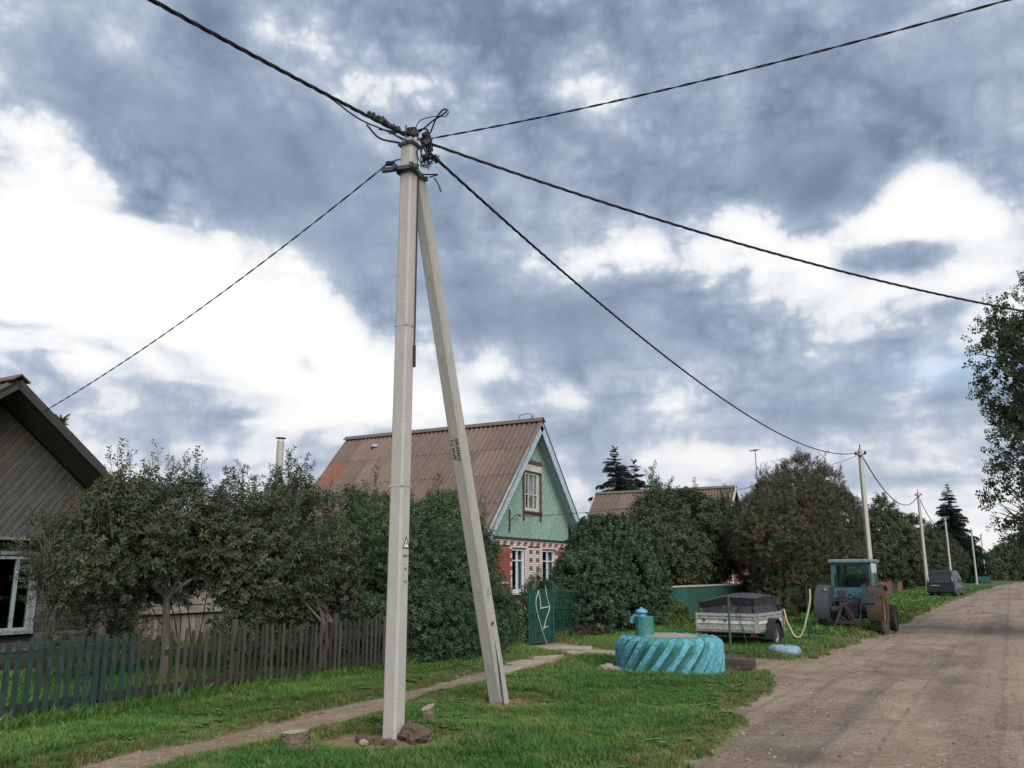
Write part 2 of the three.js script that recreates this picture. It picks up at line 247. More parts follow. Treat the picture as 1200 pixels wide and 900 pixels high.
// boards at an angle filling a convex polygon, each a part
function boards(poly, angle, width, gap, depth, mats, parent, z, name = 'board', seed = 1) {
  const r = rng(seed), c = Math.cos(angle), s = Math.sin(angle), t = poly.map(p => -p[0] * s + p[1] * c), lo = Math.min(...t), hi = Math.max(...t);
  for (let v = lo - .01; v < hi; v += width) { const strip = [[-20, v + gap / 2], [20, v + gap / 2], [20, v + width - gap / 2], [-20, v + width - gap / 2]].map(([x, y]) => [x * c - y * s, x * s + y * c]);
    const q = clipPoly(strip, poly); if (q.length < 3 || Math.abs(area(q)) < .004) continue;
    const dz = (r() - .5) * depth * .3; part(name, [extrude(q.map(([x, y]) => [x * c + y * s, -x * s + y * c]), depth)], mats[(r() * mats.length) | 0], parent, [0, 0, z + dz], [0, 0, angle]); }
}

// ------------------------------------------------------------------ ground, road, drive, footpath
const roadEdge = (() => { const k = [[12, -2.4], [0, -2.5], [-8, -2.66], [-13, -3.2], [-18, -3.85], [-22, -3.65], [-28, -3.4], [-55, -3.4], [-90, -3.0], [-130, -1.9], [-170, 0.2], [-230, 5], [-320, 15]];
  return z => { for (let i = 0; i < k.length - 1; i++) if (z <= k[i][0] && z >= k[i + 1][0]) return lerp(k[i][1], k[i + 1][1], sm((z - k[i][0]) / (k[i + 1][0] - k[i][0]))); return z > 0 ? -2.7 : 15; }; })();
const roadWidth = 6.6;
const pathLine = [[-6.3, 4], [-6.85, -2], [-7.1, -5.4], [-7.3, -7.6], [-7.52, -9.7], [-7.85, -13], [-8.1, -16.2]];
const driveLine = [[-2.6, -16.5], [-5, -17.1], [-7.6, -17.4], [-9.6, -18.6], [-11, -19]];
function segDist(line, x, z) { let m = 1e9; for (let i = 0; i < line.length - 1; i++) { const [ax, az] = line[i], [bx, bz] = line[i + 1], dx = bx - ax, dz = bz - az, t = clamp(((x - ax) * dx + (z - az) * dz) / (dx * dx + dz * dz)); m = Math.min(m, Math.hypot(x - ax - dx * t, z - az - dz * t)); } return m; }
// how far a point lies outside bare earth (negative on it)
function bare(x, z) {
  const wob = (f2(x * .9, z * .9, 3) - .5) * .9 + (f2(x * 4 + 7, z * 4, 3) - .5) * .35;
  const e = roadEdge(z), road = Math.max(e - x, x - e - roadWidth);
  let d = road + wob * .9;
  if (x < 0 && z > -30 && z < 8) { d = Math.min(d, segDist(pathLine, x, z) - .36 + wob * .42); d = Math.min(d, segDist(driveLine, x, z) - (.85 + .2 * sstep(-5.5, -3, x)) + wob * .6);
    // trodden earth round the foot of the pole and its stay
    d = Math.min(d, Math.hypot((x + 5.72) / 1.25, z + 7.32) - .46 + wob * .6, Math.hypot(x + 5.90, z + 10.12) - .40 + wob * .55); }
  return d;
}
const tyreAt = V(-5.42, 0, -15.15);
function relief(x, z) {
  let y = (f2(x * .35 + 3, z * .35, 3) - .5) * .07 * sstep(0, 2, Math.abs(x + 1));
  const t = Math.hypot(x - tyreAt.x, z - tyreAt.z); y -= .07 * sstep(2.0, 1.1, t);
  y += .07 * Math.exp(-((x + 5.6) ** 2 + (z + 7.4) ** 2) / .10) + .06 * Math.exp(-((x + 5.94) ** 2 + (z + 10.2) ** 2) / .12);
  return y;
}
function turfY(x, z) { if (x < -14 || z < -90) return relief(x, z) * sstep(-30, -12, x) + (bare(x, z) > 0 ? .02 : -.16); const d = bare(x, z); return relief(x, z) + lerp(-.035, .05, sstep(-.16, .22, d)) - .14 * sstep(-.25, -.8, d) + (f2(x * 5, z * 5, 2) - .5) * .03; }
function dirtY(x, z) { const k = roadEdge(z); const u = x - k; return relief(x, z) * (x < k ? 1 : .3) + (u > 0 ? (f2(x * 1.8, z * .06 + 3, 3) - .5) * .035 : 0) + (f2(x * 7, z * 7, 2) - .5) * .012 - .004 - (u > 0 ? .022 * (Math.exp(-(((u / roadWidth - .30 + .02 * Math.sin(z * .11)) / .05) ** 2)) + Math.exp(-(((u / roadWidth - .60 + .02 * Math.sin(z * .11)) / .05) ** 2))) + .05 * sstep(.66, .76, f2(x * .55 + 70, z * .32, 2)) : 0); }
function grid(xs, zs, yf, cf) {
  const nx = xs.length, nz = zs.length, pos = new Float32Array(nx * nz * 3), uv = new Float32Array(nx * nz * 2), col = new Float32Array(nx * nz * 3), idx = [];
  for (let j = 0; j < nz; j++) for (let i = 0; i < nx; i++) { const q = j * nx + i, x = xs[i], z = zs[j]; pos[q * 3] = x; pos[q * 3 + 1] = yf(x, z); pos[q * 3 + 2] = z; uv[q * 2] = x; uv[q * 2 + 1] = z; const c = cf(x, z); col[q * 3] = c[0]; col[q * 3 + 1] = c[1]; col[q * 3 + 2] = c[2];
    if (i < nx - 1 && j < nz - 1) idx.push(q, q + nx, q + 1, q + 1, q + nx, q + nx + 1); }
  const g = new THREE.BufferGeometry(); g.setAttribute('position', new THREE.BufferAttribute(pos, 3)); g.setAttribute('uv', new THREE.BufferAttribute(uv, 2)); g.setAttribute('color', new THREE.BufferAttribute(col, 3)); g.setIndex(idx); g.computeVertexNormals(); return g;
}
function steps(list) { const r = []; for (let i = 0; i < list.length - 1; i++) { const [a, s] = list[i], b = list[i + 1][0], n = Math.max(1, Math.round(Math.abs(b - a) / s)); for (let k = 0; k < n; k++) r.push(a + (b - a) * k / n); } r.push(list[list.length - 1][0]); return r; }
structure('ground', grid(steps([[-1500, 300], [-300, 60], [-60, 5], [-14, .5], [-10, .09], [-1.6, .3], [3, .15], [6, 2], [30, 20], [300, 300], [1500, 1]]), steps([[600, 150], [30, 8], [6, .5], [-3, .1], [-22, .14], [-34, .3], [-100, 2], [-260, 20], [-600, 300], [-2500, 1]]), turfY,
  (x, z) => { const a = f2(x * .5 + 20, z * .5, 3), d = bare(x, z), dry = sstep(.45, 0, d) * sstep(.35, .6, f2(x * 2.2, z * 2.2, 3)); return mix3(mul([1, 1, 1], .75 + .5 * a), [2.6, 1.5, 2.6], dry); }), M.turf);
const roadTone = (x, z) => { const e = roadEdge(z), u = (x - e) / roadWidth, a = f2(x * .9 + 4, z * .07, 4), b = f2(x * 3.2, z * .13 + 9, 4);
  let k = .88 + .24 * a; const damp = sstep(.54, .68, b) * .26 + .22 * sstep(.62, .74, f2(x * .55 + 70, z * .32, 2)); const track = (Math.exp(-(((u - .3) / .07) ** 2)) + Math.exp(-(((u - .62) / .07) ** 2))) * (.06 + .1 * f2(x * 3, z * .4, 3)); k += track - damp;
  return [k * 1.02, k, k * .99]; };
structure('road', grid(steps([[-4.9, .14], [-1, .22], [5, 2], [22, 1]]), steps([[30, 3], [4, .3], [-3, .14], [-24, .25], [-60, 1], [-320, 1]]), (x, z) => { const e = roadEdge(z); return x < e - 1.1 || x > e + roadWidth + 1.1 ? -.25 : dirtY(x, z); }, roadTone), M.dirt);
function strip(name, line, half) {
  const pts = new THREE.CatmullRomCurve3(line.map(([x, z]) => V(x, 0, z))).getSpacedPoints(140), pos = [], uv = [], col = [], idx = [], nx = 11;
  pts.forEach((p, i) => { const q = pts[Math.min(i + 1, 140)].clone().sub(pts[Math.max(i - 1, 0)]).normalize(); for (let k = 0; k < nx; k++) { const o = (k / (nx - 1) * 2 - 1) * half, x = p.x - q.z * o, z = p.z + q.x * o; pos.push(x, dirtY(x, z) + .004 - (Math.abs(o) > half * .95 ? .06 : 0), z); uv.push(x + 1.3, z + 2.1); const t = .86 + .3 * f2(x * 1.4, z * 1.4, 3); col.push(t * 1.0, t * .97, t * .90); } });
  for (let i = 0; i < 140; i++) for (let k = 0; k < nx - 1; k++) { const a = i * nx + k; idx.push(a, a + 1, a + nx, a + 1, a + nx + 1, a + nx); }
  const g = new THREE.BufferGeometry(); g.setAttribute('position', new THREE.Float32BufferAttribute(pos, 3)); g.setAttribute('uv', new THREE.Float32BufferAttribute(uv, 2)); g.setAttribute('color', new THREE.Float32BufferAttribute(col, 3)); g.setIndex(idx); g.computeVertexNormals(); structure(name, g, M.dirt);
}
strip('footpath', pathLine, .75);
strip('drive', driveLine, 1.45);
{ // trodden earth at the poles' feet: sheets just under the turf's edge
  for (const [x0, z0, a, b] of [[-5.72, -7.32, 1.05, .9], [-5.90, -10.12, .85, .85]]) { const rg = new THREE.RingGeometry(.02, 1, 40, 10); rg.rotateX(-Math.PI / 2); const p = rg.attributes.position, col = new Float32Array(p.count * 3), uv = new Float32Array(p.count * 2);
    for (let i = 0; i < p.count; i++) { const x = x0 + p.getX(i) * a, z = z0 + p.getZ(i) * b, rr = Math.hypot(p.getX(i), p.getZ(i)); p.setXYZ(i, x, relief(x, z) + .012 + (f2(x * 9, z * 9, 3) - .5) * .05 - .09 * sstep(.55, 1, rr), z); const t = .62 + .3 * f2(x * 5, z * 5, 3); col.set([t, t * .86, t * .74], i * 3); uv.set([x, z], i * 2); }
    rg.setAttribute('color', new THREE.BufferAttribute(col, 3)); rg.setAttribute('uv', new THREE.BufferAttribute(uv, 2)); rg.computeVertexNormals(); structure('bare_earth', rg, M.dirt); }
}
// concrete slabs laid where the path meets the drive
{ const o = thing('slab_path', 'row of broken concrete slabs leading over the drive to the garden gate', 'path', [0, 0, 0]); const r = rng(91);
  for (const [x, z, w, d, t] of [[-9.55, -17.95, 1.0, .75, .3], [-8.75, -17.3, .95, .6, .35], [-8.45, -16.2, .55, .9, .12], [-7.8, -17.55, .9, .62, .1], [-6.9, -16.95, .8, .5, .05], [-8.2, -14.9, .5, .85, .08], [-7.95, -13.75, .46, .8, .06], [-6.65, -17.75, .75, .5, -.1], [-9.0, -18.6, .9, .5, .4]]) part('slab', [rbox(w, .09, d, .012)], M.slab, o, [x, relief(x, z) - .012 + r() * .012, z], [(r() - .5) * .03, t, (r() - .5) * .03]); }

// ------------------------------------------------------------------ turf
const up = V(0, 1, 0), mtx = new THREE.Matrix4(), qt = new THREE.Quaternion(), eu = new THREE.Euler();
function scatter(name, geo, m, list, parent, kind) { const o = new THREE.InstancedMesh(geo, m, list.length), c = new THREE.Color(); list.forEach((e, i) => { o.setMatrixAt(i, e.m); o.setColorAt(i, c.setRGB(...e.c)); }); o.name = parent ? name : numbered(name); o.castShadow = o.receiveShadow = true; if (kind) o.userData.kind = kind; (parent || scene).add(o); return o; }
function tuftGeo(n, h, w, spread, seed) {
  const r = rng(seed), pos = [], idx = [];
  for (let k = 0; k < n; k++) { const a = r() * 6.283, l = h * (.5 + .6 * r()), b = (.3 + .8 * r()) * l, x = Math.cos(a), z = Math.sin(a), ox = (r() - .5) * spread, oz = (r() - .5) * spread, t = a + 1.57 + (r() - .5), wx = Math.cos(t) * w / 2, wz = Math.sin(t) * w / 2, q = pos.length / 3;
    pos.push(ox - wx, -.012, oz - wz, ox + wx, -.012, oz + wz, ox + x * b * .35 - wx * .8, l * .6, oz + z * b * .35 - wz * .8, ox + x * b * .35 + wx * .8, l * .6, oz + z * b * .35 + wz * .8, ox + x * b, l * (.75 + .25 * r()), oz + z * b);
    idx.push(q, q + 1, q + 2, q + 1, q + 3, q + 2, q + 2, q + 3, q + 4); }
  const g = new THREE.BufferGeometry(); g.setAttribute('position', new THREE.Float32BufferAttribute(pos, 3)); g.setIndex(idx); g.computeVertexNormals(); return g;
}
const bladeMat = std({ color: 0xffffff, roughness: .8 });
function turfColour(x, z, r) {
  const a = f2(x * .55 + 11, z * .55, 3), b = f2(x * 1.7, z * 1.7 + 30, 3), d = bare(x, z); let c = mix3([.048, .145, .022], [.105, .222, .036], sstep(.3, .7, a)); c = mix3(c, [.14, .200, .038], sstep(.55, .75, b) * .6);
  const ty = Math.hypot(x - tyreAt.x, z - tyreAt.z);
  const dry = sstep(.8, .05, d) * .5 + .03 * sstep(.5, .7, f2(x * .9 + 31, z * .9, 3)) + sstep(1.35, 1.0, ty) * .7; if (r() < dry) c = mix3(c, [.26, .19, .09], .4 + .5 * r()); if (r() < .05) c = mix3(c, [.30, .25, .12], .7);
  return mul(c, .75 + .5 * r());
}
{
  const grass = (seed, n, X0, X1, Z0, Z1, geo, smin, smax, keep) => { const r = rng(seed), list = [];
    for (let k = 0; k < n; k++) { const x = lerp(X0, X1, r()), z = lerp(Z0, Z1, r()); const d = bare(x, z); if (d < .02 || (d < .3 && r() > .35 + d * 2)) continue; if (keep && !keep(x, z, r)) continue; if (Math.hypot(x - tyreAt.x, z - tyreAt.z) < .86) continue;
      const lush = f2(x * 1.1 + 5, z * 1.1, 3), s = lerp(smin, smax, r()) * (.55 + .95 * lush) * (d < .4 ? .65 : 1) * lerp(.45, 1, sstep(.9, 1.9, Math.hypot(x - tyreAt.x, z - tyreAt.z))); mtx.compose(V(x, turfY(x, z) - .004, z), qt.setFromEuler(eu.set((r() - .5) * .3, r() * 6.28, (r() - .5) * .3)), V(s, s * (.8 + .5 * r()), s)); list.push({ m: mtx.clone(), c: turfColour(x, z, r) }); }
    return scatter('grass', geo, bladeMat, list, null, 'stuff'); };
  const see = (x, z) => { const c = x * cy - z * sy, d = -(x * sy + z * cy); return d > 1.5 && Math.abs(c) < d * .68 + .6; };   // leave out what no nearby camera could see
  meta(grass(201, 150000, -9.6, -2.2, -4.2, -13.5, tuftGeo(11, .085, .0075, .05, 1), .7, 1.25, see), 'short green grass of the verge around the concrete pole', 'grass', null, 'stuff');
  meta(grass(202, 75000, -9.7, -2.6, -13.3, -24, tuftGeo(10, .095, .010, .07, 2), .8, 1.35, see), 'short green grass around the painted tyre and the trailer', 'grass', null, 'stuff');
  meta(grass(203, 60000, -12.5, -2.7, -24, -46, tuftGeo(9, .13, .018, .14, 3), .8, 1.4, see), 'green grass strip under the tractor and rowan', 'grass', null, 'stuff');
  meta(grass(204, 45000, -14, 6, -46, -130, tuftGeo(9, .10, .04, .4, 4), .8, 1.3), 'distant green verge beside the dirt road', 'grass', null, 'stuff');
  meta(grass(205, 60000, -18, -9.5, -4, -24, tuftGeo(10, .14, .012, .09, 5), .8, 1.6, see), 'taller shaded grass in the gardens behind the picket fence', 'grass', null, 'stuff');
  // long dry grass round the foot of the tyre, and seeding stalks along the fence
  const r = rng(206), list = [], lg = tuftGeo(10, .22, .009, .09, 6);
  for (let k = 0; k < 420; k++) { const a = r() * 6.283, q = .98 + Math.abs(r() - .3) * .35, x = tyreAt.x + Math.cos(a) * q, z = tyreAt.z + Math.sin(a) * q, s = .3 + .4 * r(); mtx.compose(V(x, turfY(x, z) - .01, z), qt.setFromEuler(eu.set((r() - .5) * .5, r() * 6.28, (r() - .5) * .5)), V(s, s, s)); list.push({ m: mtx.clone(), c: r() < .55 ? mix3([.20, .15, .07], [.09, .11, .03], r()) : turfColour(x, z, r) }); }
  for (let k = 0; k < 2600; k++) { const z = lerp(-3, -13.5, r()), x = -9.5 + (r() - .5) * .5, s = .5 + .8 * r(); mtx.compose(V(x, turfY(x, z) - .01, z), qt.setFromEuler(eu.set((r() - .5) * .4, r() * 6.28, (r() - .5) * .4)), V(s, s, s)); list.push({ m: mtx.clone(), c: mul(turfColour(x, z, r), .85) }); }
  for (const [sx, sz] of [[-6.01, -6.41], [-6.05, -8.63], [-6.11, -14.02], [-5.75, -7.5]]) for (let k = 0; k < 45; k++) { const a = r() * 6.283, q = .13 + r() * .14, x = sx + Math.cos(a) * q, z = sz + Math.sin(a) * q, s = .35 + .35 * r(); mtx.compose(V(x, turfY(x, z) - .01, z), qt.setFromEuler(eu.set((r() - .5) * .4, r() * 6.28, (r() - .5) * .4)), V(s, s, s)); list.push({ m: mtx.clone(), c: turfColour(x, z, r) }); }
  meta(scatter('long_grass', lg, bladeMat, list, null, 'stuff'), 'longer tufts of grass around the tyre, the stumps and along the fence', 'grass', null, 'stuff');
  // broad weeds: plantain and clover rosettes
  const leaf = (() => { const pos = [], idx = [], q = rng(8); for (let k = 0; k < 7; k++) { const a = k * .9 + q() * .4, l = .05 + .03 * q(), w = .017, c = Math.cos(a), s = Math.sin(a), b = pos.length / 3; pos.push(0, .008, 0, c * l * .5 - s * w, .025, s * l * .5 + c * w, c * l, .03 * q() + .012, s * l, c * l * .5 + s * w, .025, s * l * .5 - c * w); idx.push(b, b + 1, b + 2, b, b + 2, b + 3); } const g = new THREE.BufferGeometry(); g.setAttribute('position', new THREE.Float32BufferAttribute(pos, 3)); g.setIndex(idx); g.computeVertexNormals(); return g; })();
  const wl = []; for (let k = 0; k < 9000; k++) { const x = lerp(-9.3, -2.4, r()), z = lerp(-4, -22, r()); if (bare(x, z) < .25 || !see(x, z) || f2(x * 1.3 + 60, z * 1.3, 3) < .5) continue; const s = .6 + .7 * r(); mtx.compose(V(x, turfY(x, z) + .028, z), qt.setFromEuler(eu.set(0, r() * 6.28, 0)), V(s, s, s)); wl.push({ m: mtx.clone(), c: mul([.085, .17, .042], .7 + .7 * r()) }); }
  meta(scatter('weeds', leaf, bladeMat, wl, null, 'stuff'), 'low broad-leaved weeds scattered through the grass', 'weeds', null, 'stuff');
  // grit and small stones on the bare earth
  const pg = new THREE.IcosahedronGeometry(1, 0), pl = []; pg.scale(1, .6, .8);
  for (let k = 0; k < 13000; k++) { const z = -4.5 - 34 * r() ** 1.6, x = lerp(-8.2, .8, r()), d = bare(x, z); if (d > .12 || (d < -.5 && r() > .4) || !see(x, z)) continue; const s = .005 + .022 * r() ** 4 + (d > -.2 && r() < .12 ? .015 : 0); mtx.compose(V(x, Math.max(dirtY(x, z), d > 0 ? turfY(x, z) : -1) + s * .25, z), qt.setFromEuler(eu.set(r(), r() * 6, r())), V(s, s, s)); pl.push({ m: mtx.clone(), c: mul(mix3([.18, .13, .10], [.36, .30, .24], r()), .7 + .5 * r()) }); }
  meta(scatter('gravel', pg, std({}), pl, null, 'stuff'), 'loose grit and small stones on the dirt road and paths', 'gravel', null, 'stuff');
}

// ------------------------------------------------------------------ concrete poles
// a tapered shaft with chamfered corners: half width w, half depth d at the foot, k at the top as a share of it
function shaft(w, d, k, h, ch, seg = 10) {
  const ring = [[-w + ch, d], [w - ch, d], [w, d - ch], [w, -d + ch], [w - ch, -d], [-w + ch, -d], [-w, -d + ch], [-w, d - ch]], pos = [];
  const at = (i, j) => { const t = j / seg, s = lerp(1, k, t), [x, z] = ring[i % 8]; return [x * s, h * t, z * s]; };
  for (let j = 0; j < seg; j++) for (let i = 0; i < 8; i++) pos.push(...at(i, j), ...at(i + 1, j), ...at(i + 1, j + 1), ...at(i, j), ...at(i + 1, j + 1), ...at(i, j + 1));
  for (let i = 1; i < 7; i++) pos.push(...at(0, seg), ...at(i, seg), ...at(i + 1, seg));
  const g = new THREE.BufferGeometry(); g.setAttribute('position', new THREE.Float32BufferAttribute(pos, 3)); g.computeVertexNormals(); return g;
}
function decal(name, w, h, draw, parent, pos, rot) { const c = document.createElement('canvas'); c.width = 256; c.height = Math.round(256 * h / w); const x = c.getContext('2d'); draw(x, c.width, c.height); const t = new THREE.CanvasTexture(c); t.colorSpace = THREE.SRGBColorSpace; t.magFilter = THREE.LinearFilter;
  const m = new THREE.Mesh(new THREE.PlaneGeometry(w, h), std({ map: t, transparent: true, roughness: .8 })); m.name = name; m.position.set(...pos); m.rotation.set(...rot); m.receiveShadow = true; parent.add(m); return m; }
const pole = thing('utility_pole', 'concrete power pole with a slanted stay, warning triangle and tangle of wires', 'utility pole', [-5.65, 0, -7.46]);
const POLE_H = 6.72, poleTurn = 0;
{
  const sh = part('shaft', [shaft(.090, .090, .90, POLE_H + .3, .024)], M.concrete, pole, [0, -.3, 0], [0, poleTurn, 0]);
  // stay leaning along the road
  const foot = V(-.29, -.25, -2.72), head = V(-.02, 6.30, -.20), len = head.distanceTo(foot), st = part('stay', [shaft(.103, .103, .70, len, .025)], M.concrete, pole);
  st.position.copy(foot); st.quaternion.setFromUnitVectors(up, head.clone().sub(foot).normalize());
  // fixings
  part('band', [box(.215, .05, .215, 0, POLE_H - .42, 0)], M.steel, pole, [0, 0, 0], [0, poleTurn, 0]);
  part('stay_bracket', [box(.04, .05, .42, -.10, POLE_H - .41, 0), box(.04, .05, .42, .10, POLE_H - .41, 0), box(.30, .05, .04, 0, POLE_H - .41, -.21), box(.44, .045, .05, -.07, POLE_H - .405, .12)], M.steel, pole, [0, 0, 0], [0, .25, 0]);
  part('bolt', [rod([0, POLE_H - .06, 0], [0, POLE_H + .21, 0], .011)], M.steel, pole, [-.05, 0, .02]);
  part('bolt', [rod([0, POLE_H - .06, 0], [0, POLE_H + .16, 0], .010)], M.steel, pole, [.03, 0, -.03]);
  part('top_band', [box(.205, .035, .205, 0, POLE_H - .07, 0)], M.steel, pole, [0, 0, 0], [0, poleTurn, 0]);
  part('hook', [tube([[.02, POLE_H + .02, -.06], [.12, POLE_H + .07, -.12], [.20, POLE_H + .05, -.10], [.20, POLE_H - .02, -.06], [.13, POLE_H - .04, -.06]], .011)], M.steel, pole);
  part('hook', [tube([[-.06, POLE_H + .0, .08], [-.10, POLE_H + .03, .18], [-.04, POLE_H + .07, .24], [.02, POLE_H + .02, .2]], .011)], M.steel, pole);
  part('hook', [tube([[-.05, POLE_H - .24, .0], [-.16, POLE_H - .22, .03], [-.22, POLE_H - .22, .02]], .009)], M.steel, pole);
  part('insulator', [cyl(.03, .03, .10, 10, -.27, POLE_H - .235, .02, 0, 0, 1.35)], M.black, pole);
  const r = rng(31), Q = (x, y, z) => [x, POLE_H + y, z];
  for (const [a, n] of [[Q(.16, -.02, -.1), 7], [Q(.02, .1, -.02), 4], [Q(.20, -.22, -.12), 4]]) for (let k = 0; k < n; k++) part('clamp', [rbox(.05 + .04 * r(), .05, .05 + .05 * r(), .012)], M.black, pole, [a[0] + (r() - .5) * .16, a[1] + (r() - .5) * .16, a[2] + (r() - .5) * .14], [r(), r() * 3, r()]);
  const wire = (pts, w = .008) => part('wire_loop', [tube(pts, w, 28, 5)], M.cable, pole);
  wire([Q(.02, .06, -.02), Q(.16, .14, -.05), Q(.30, .18, -.02), Q(.46, .19, .02), Q(.56, .21, .05), Q(.52, .24, .05), Q(.40, .19, .02), Q(.26, .06, -.05)], .010);
  wire([Q(.05, .08, 0), Q(.14, .20, .02), Q(.30, .20, .04), Q(.44, .17, .05), Q(.54, .14, .05), Q(.58, .19, .05), Q(.55, .22, .05)], .006);
  wire([Q(-.30, .13, .22), Q(-.12, .10, .1), Q(.06, .11, 0), Q(.2, .12, -.05), Q(.22, .02, -.1)], .012);
  wire([Q(-.42, .18, .3), Q(-.30, .02, .2), Q(-.12, -.03, .08), Q(.05, -.06, -.1), Q(.18, -.06, -.12)], .013);
  wire([Q(-.2, .08, .14), Q(.0, .05, .12), Q(.14, -.01, .06), Q(.19, -.14, -.02), Q(.22, -.26, -.1)], .010);
  for (let k = 0; k < 9; k++) { const x = .12 + r() * .16; wire([Q(x, -.02 + r() * .12, -.1), Q(x + (r() - .5) * .2, -.12 - r() * .1, -.06 + r() * .1), Q(x + (r() - .4) * .24, -.25 - r() * .14, -.08), Q(x + (r() - .4) * .2, -.18 - r() * .22, -.14)], .006 + .003 * r()); }
  wire([Q(.05, -.40, -.1), Q(.18, -.41, -.16), Q(.30, -.44, -.16), Q(.2, -.47, -.12)], .009);
  wire([Q(.26, -.48, -.15), Q(.32, -.58, -.15), Q(.36, -.68, -.14)], .009);
  // straps, the earth wire and the pickets' marks
  const strap = y => { const t = (y + .3) / (POLE_H + .3), s = .186 * lerp(1, .90, t); part('strap', [box(s, .02, s, 0, y, 0)], M.chrome, pole, [0, 0, 0], [0, poleTurn, 0]); };
  strap(4.42); strap(2.62);
  part('earth_wire', [tube([[.092, POLE_H - .3, -.05], [.098, 5.5, -.05], [.105, 4.3, -.05], [.106, 4.15, -.05]], .009, 20, 5), tube([[.104, 4.2, -.05], [.110, 3.95, -.05]], .016, 6, 6)], M.cable, pole);
  part('earth_rod', [tube([[-.13, .0, -2.48], [-.15, .55, -2.36], [-.155, 1.06, -2.19]], .010, 10, 5), box(.09, .035, .03, -.16, 1.08, -2.17)], M.steel, pole);
  // stencilled and stuck marks on the road face
  const tri = (x, w, h) => { x.strokeStyle = '#141414'; x.fillStyle = '#e6e6e0'; x.lineWidth = w * .10; x.lineJoin = 'round'; x.beginPath(); x.moveTo(w * .5, h * .08); x.lineTo(w * .93, h * .92); x.lineTo(w * .07, h * .92); x.closePath(); x.fill(); x.stroke(); x.fillStyle = '#141414'; x.beginPath(); x.moveTo(w * .56, h * .32); x.lineTo(w * .38, h * .62); x.lineTo(w * .49, h * .62); x.lineTo(w * .43, h * .84); x.lineTo(w * .62, h * .54); x.lineTo(w * .51, h * .54); x.closePath(); x.fill(); };
  const words = s => (x, w, h) => { x.fillStyle = 'rgba(28,30,34,0.85)'; x.font = `bold ${Math.round(h * .8)}px sans-serif`; x.textAlign = 'center'; x.textBaseline = 'middle'; x.fillText(s, w / 2, h / 2, w * .96); };
  const face = (y, n, w, h, d) => { const s = .090 * lerp(1, .90, (y + .3) / (POLE_H + .3)) + .004, a = Math.PI / 2; decal(n, w, h, d, pole, [Math.sin(a) * s + Math.cos(a) * .012, y, Math.cos(a) * s - Math.sin(a) * .012], [0, a, 0]); };
  face(2.02, 'warning_sign', .12, .135, tri); face(1.88, 'number_mark', .12, .055, words('№31')); face(1.745, 'number_mark', .10, .05, words('01')); face(1.615, 'number_mark', .10, .055, words('4-2'));
  { // stencilled lettering running down the stay, and its faded triangle
    const add = (n, w, h, t, side, d, rz) => { const dcl = decal(n, w, h, d, st, [0, t * len, 0], [0, 0, 0]); const s = .103 * lerp(1, .70, t) + .004; dcl.position.set(side[0] * s, t * len, side[1] * s); dcl.rotation.set(0, Math.atan2(side[0], side[1]), 0); };
    const marks = (x, w, h) => { x.fillStyle = 'rgba(12,12,14,0.9)'; x.save(); x.translate(w / 2, h / 2); x.rotate(-Math.PI / 2); x.font = `bold ${Math.round(w * .42)}px sans-serif`; x.textAlign = 'center'; x.textBaseline = 'middle'; x.fillText('ДАЧА 7-2', 0, -w * .24, h * .95); x.fillText('АНКЕР ВЛ', 0, w * .24, h * .95); x.restore(); };
    add('stencil_mark', .14, .56, .53, [0, 1], marks); add('warning_mark', .085, .11, .265, [1, 0], (x, w, h) => { x.globalAlpha = .5; tri(x, w, h); });
  }
}
// other poles down the road
const farPole = (z, x, h, label) => { const o = thing('utility_pole', label, 'utility pole', [x, 0, z], 0, 'concrete poles along the road'); part('shaft', [shaft(.12, .12, .72, h + .3, .035, 3)], M.farConcrete, o, [0, -.3, 0], [0, .7, 0]);
  part('bracket', [box(.5, .05, .07, 0, h - .22, 0), box(.16, .05, .3, .02, h - .3, .08)], M.steel, o); part('insulator', [cyl(.05, .05, .16, 8, .22, h - .16, 0)], M.black, o); part('insulator', [cyl(.05, .05, .12, 8, -.2, h - .16, 0)], M.black, o); part('rod', [rod([0, h - .1, 0], [0, h + .25, 0], .03)], M.steel, o); return o; };
const spots = [[-43.7, -5.66, 7.5, 'pale concrete pole rising behind the blue tractor and rowan tree'], [-75.5, -5.74, 8.0, 'pale concrete pole standing at the rear of the dark van'], [-113, -6.0, 8.0, 'thin distant pole just past the dark van, in front of the dark spruce'], [-148, -4.5, 8.2, 'slender far pole beside the low green fence'], [-190, -4.2, 9.0, 'farthest thin pole where the verge meets the distant trees']];
for (const [z, x, h, l] of spots) farPole(z, x, h, l);

// ------------------------------------------------------------------ overhead cables
function hang(a, b, sag, n = 60) { const r = []; for (let i = 0; i <= n; i++) { const t = i / n; r.push(V(lerp(a[0], b[0], t), lerp(a[1], b[1], t) - 4 * sag * t * (1 - t), lerp(a[2], b[2], t))); } return r; }
function bundle(pts, r, strands, pitch, seg) {
  const c = new THREE.CatmullRomCurve3(pts), L = c.getLength(), out = [];
  for (let k = 0; k < strands; k++) { const q = []; for (let i = 0; i <= seg; i++) { const t = i / seg, p = c.getPointAt(t), d = c.getTangentAt(t), a = t * L / pitch * 6.283 + k * 6.283 / strands, s = V(0, 1, 0).cross(d).normalize(), u = d.clone().cross(s); q.push(p.addScaledVector(s, Math.cos(a) * r).addScaledVector(u, Math.sin(a) * r)); } out.push(new THREE.TubeGeometry(new THREE.CatmullRomCurve3(q), seg, r * .95, 5)); }
  return out;
}
const top = [-5.60, POLE_H + .02, -7.40], rt = [-5.45, POLE_H - .05, -7.50];
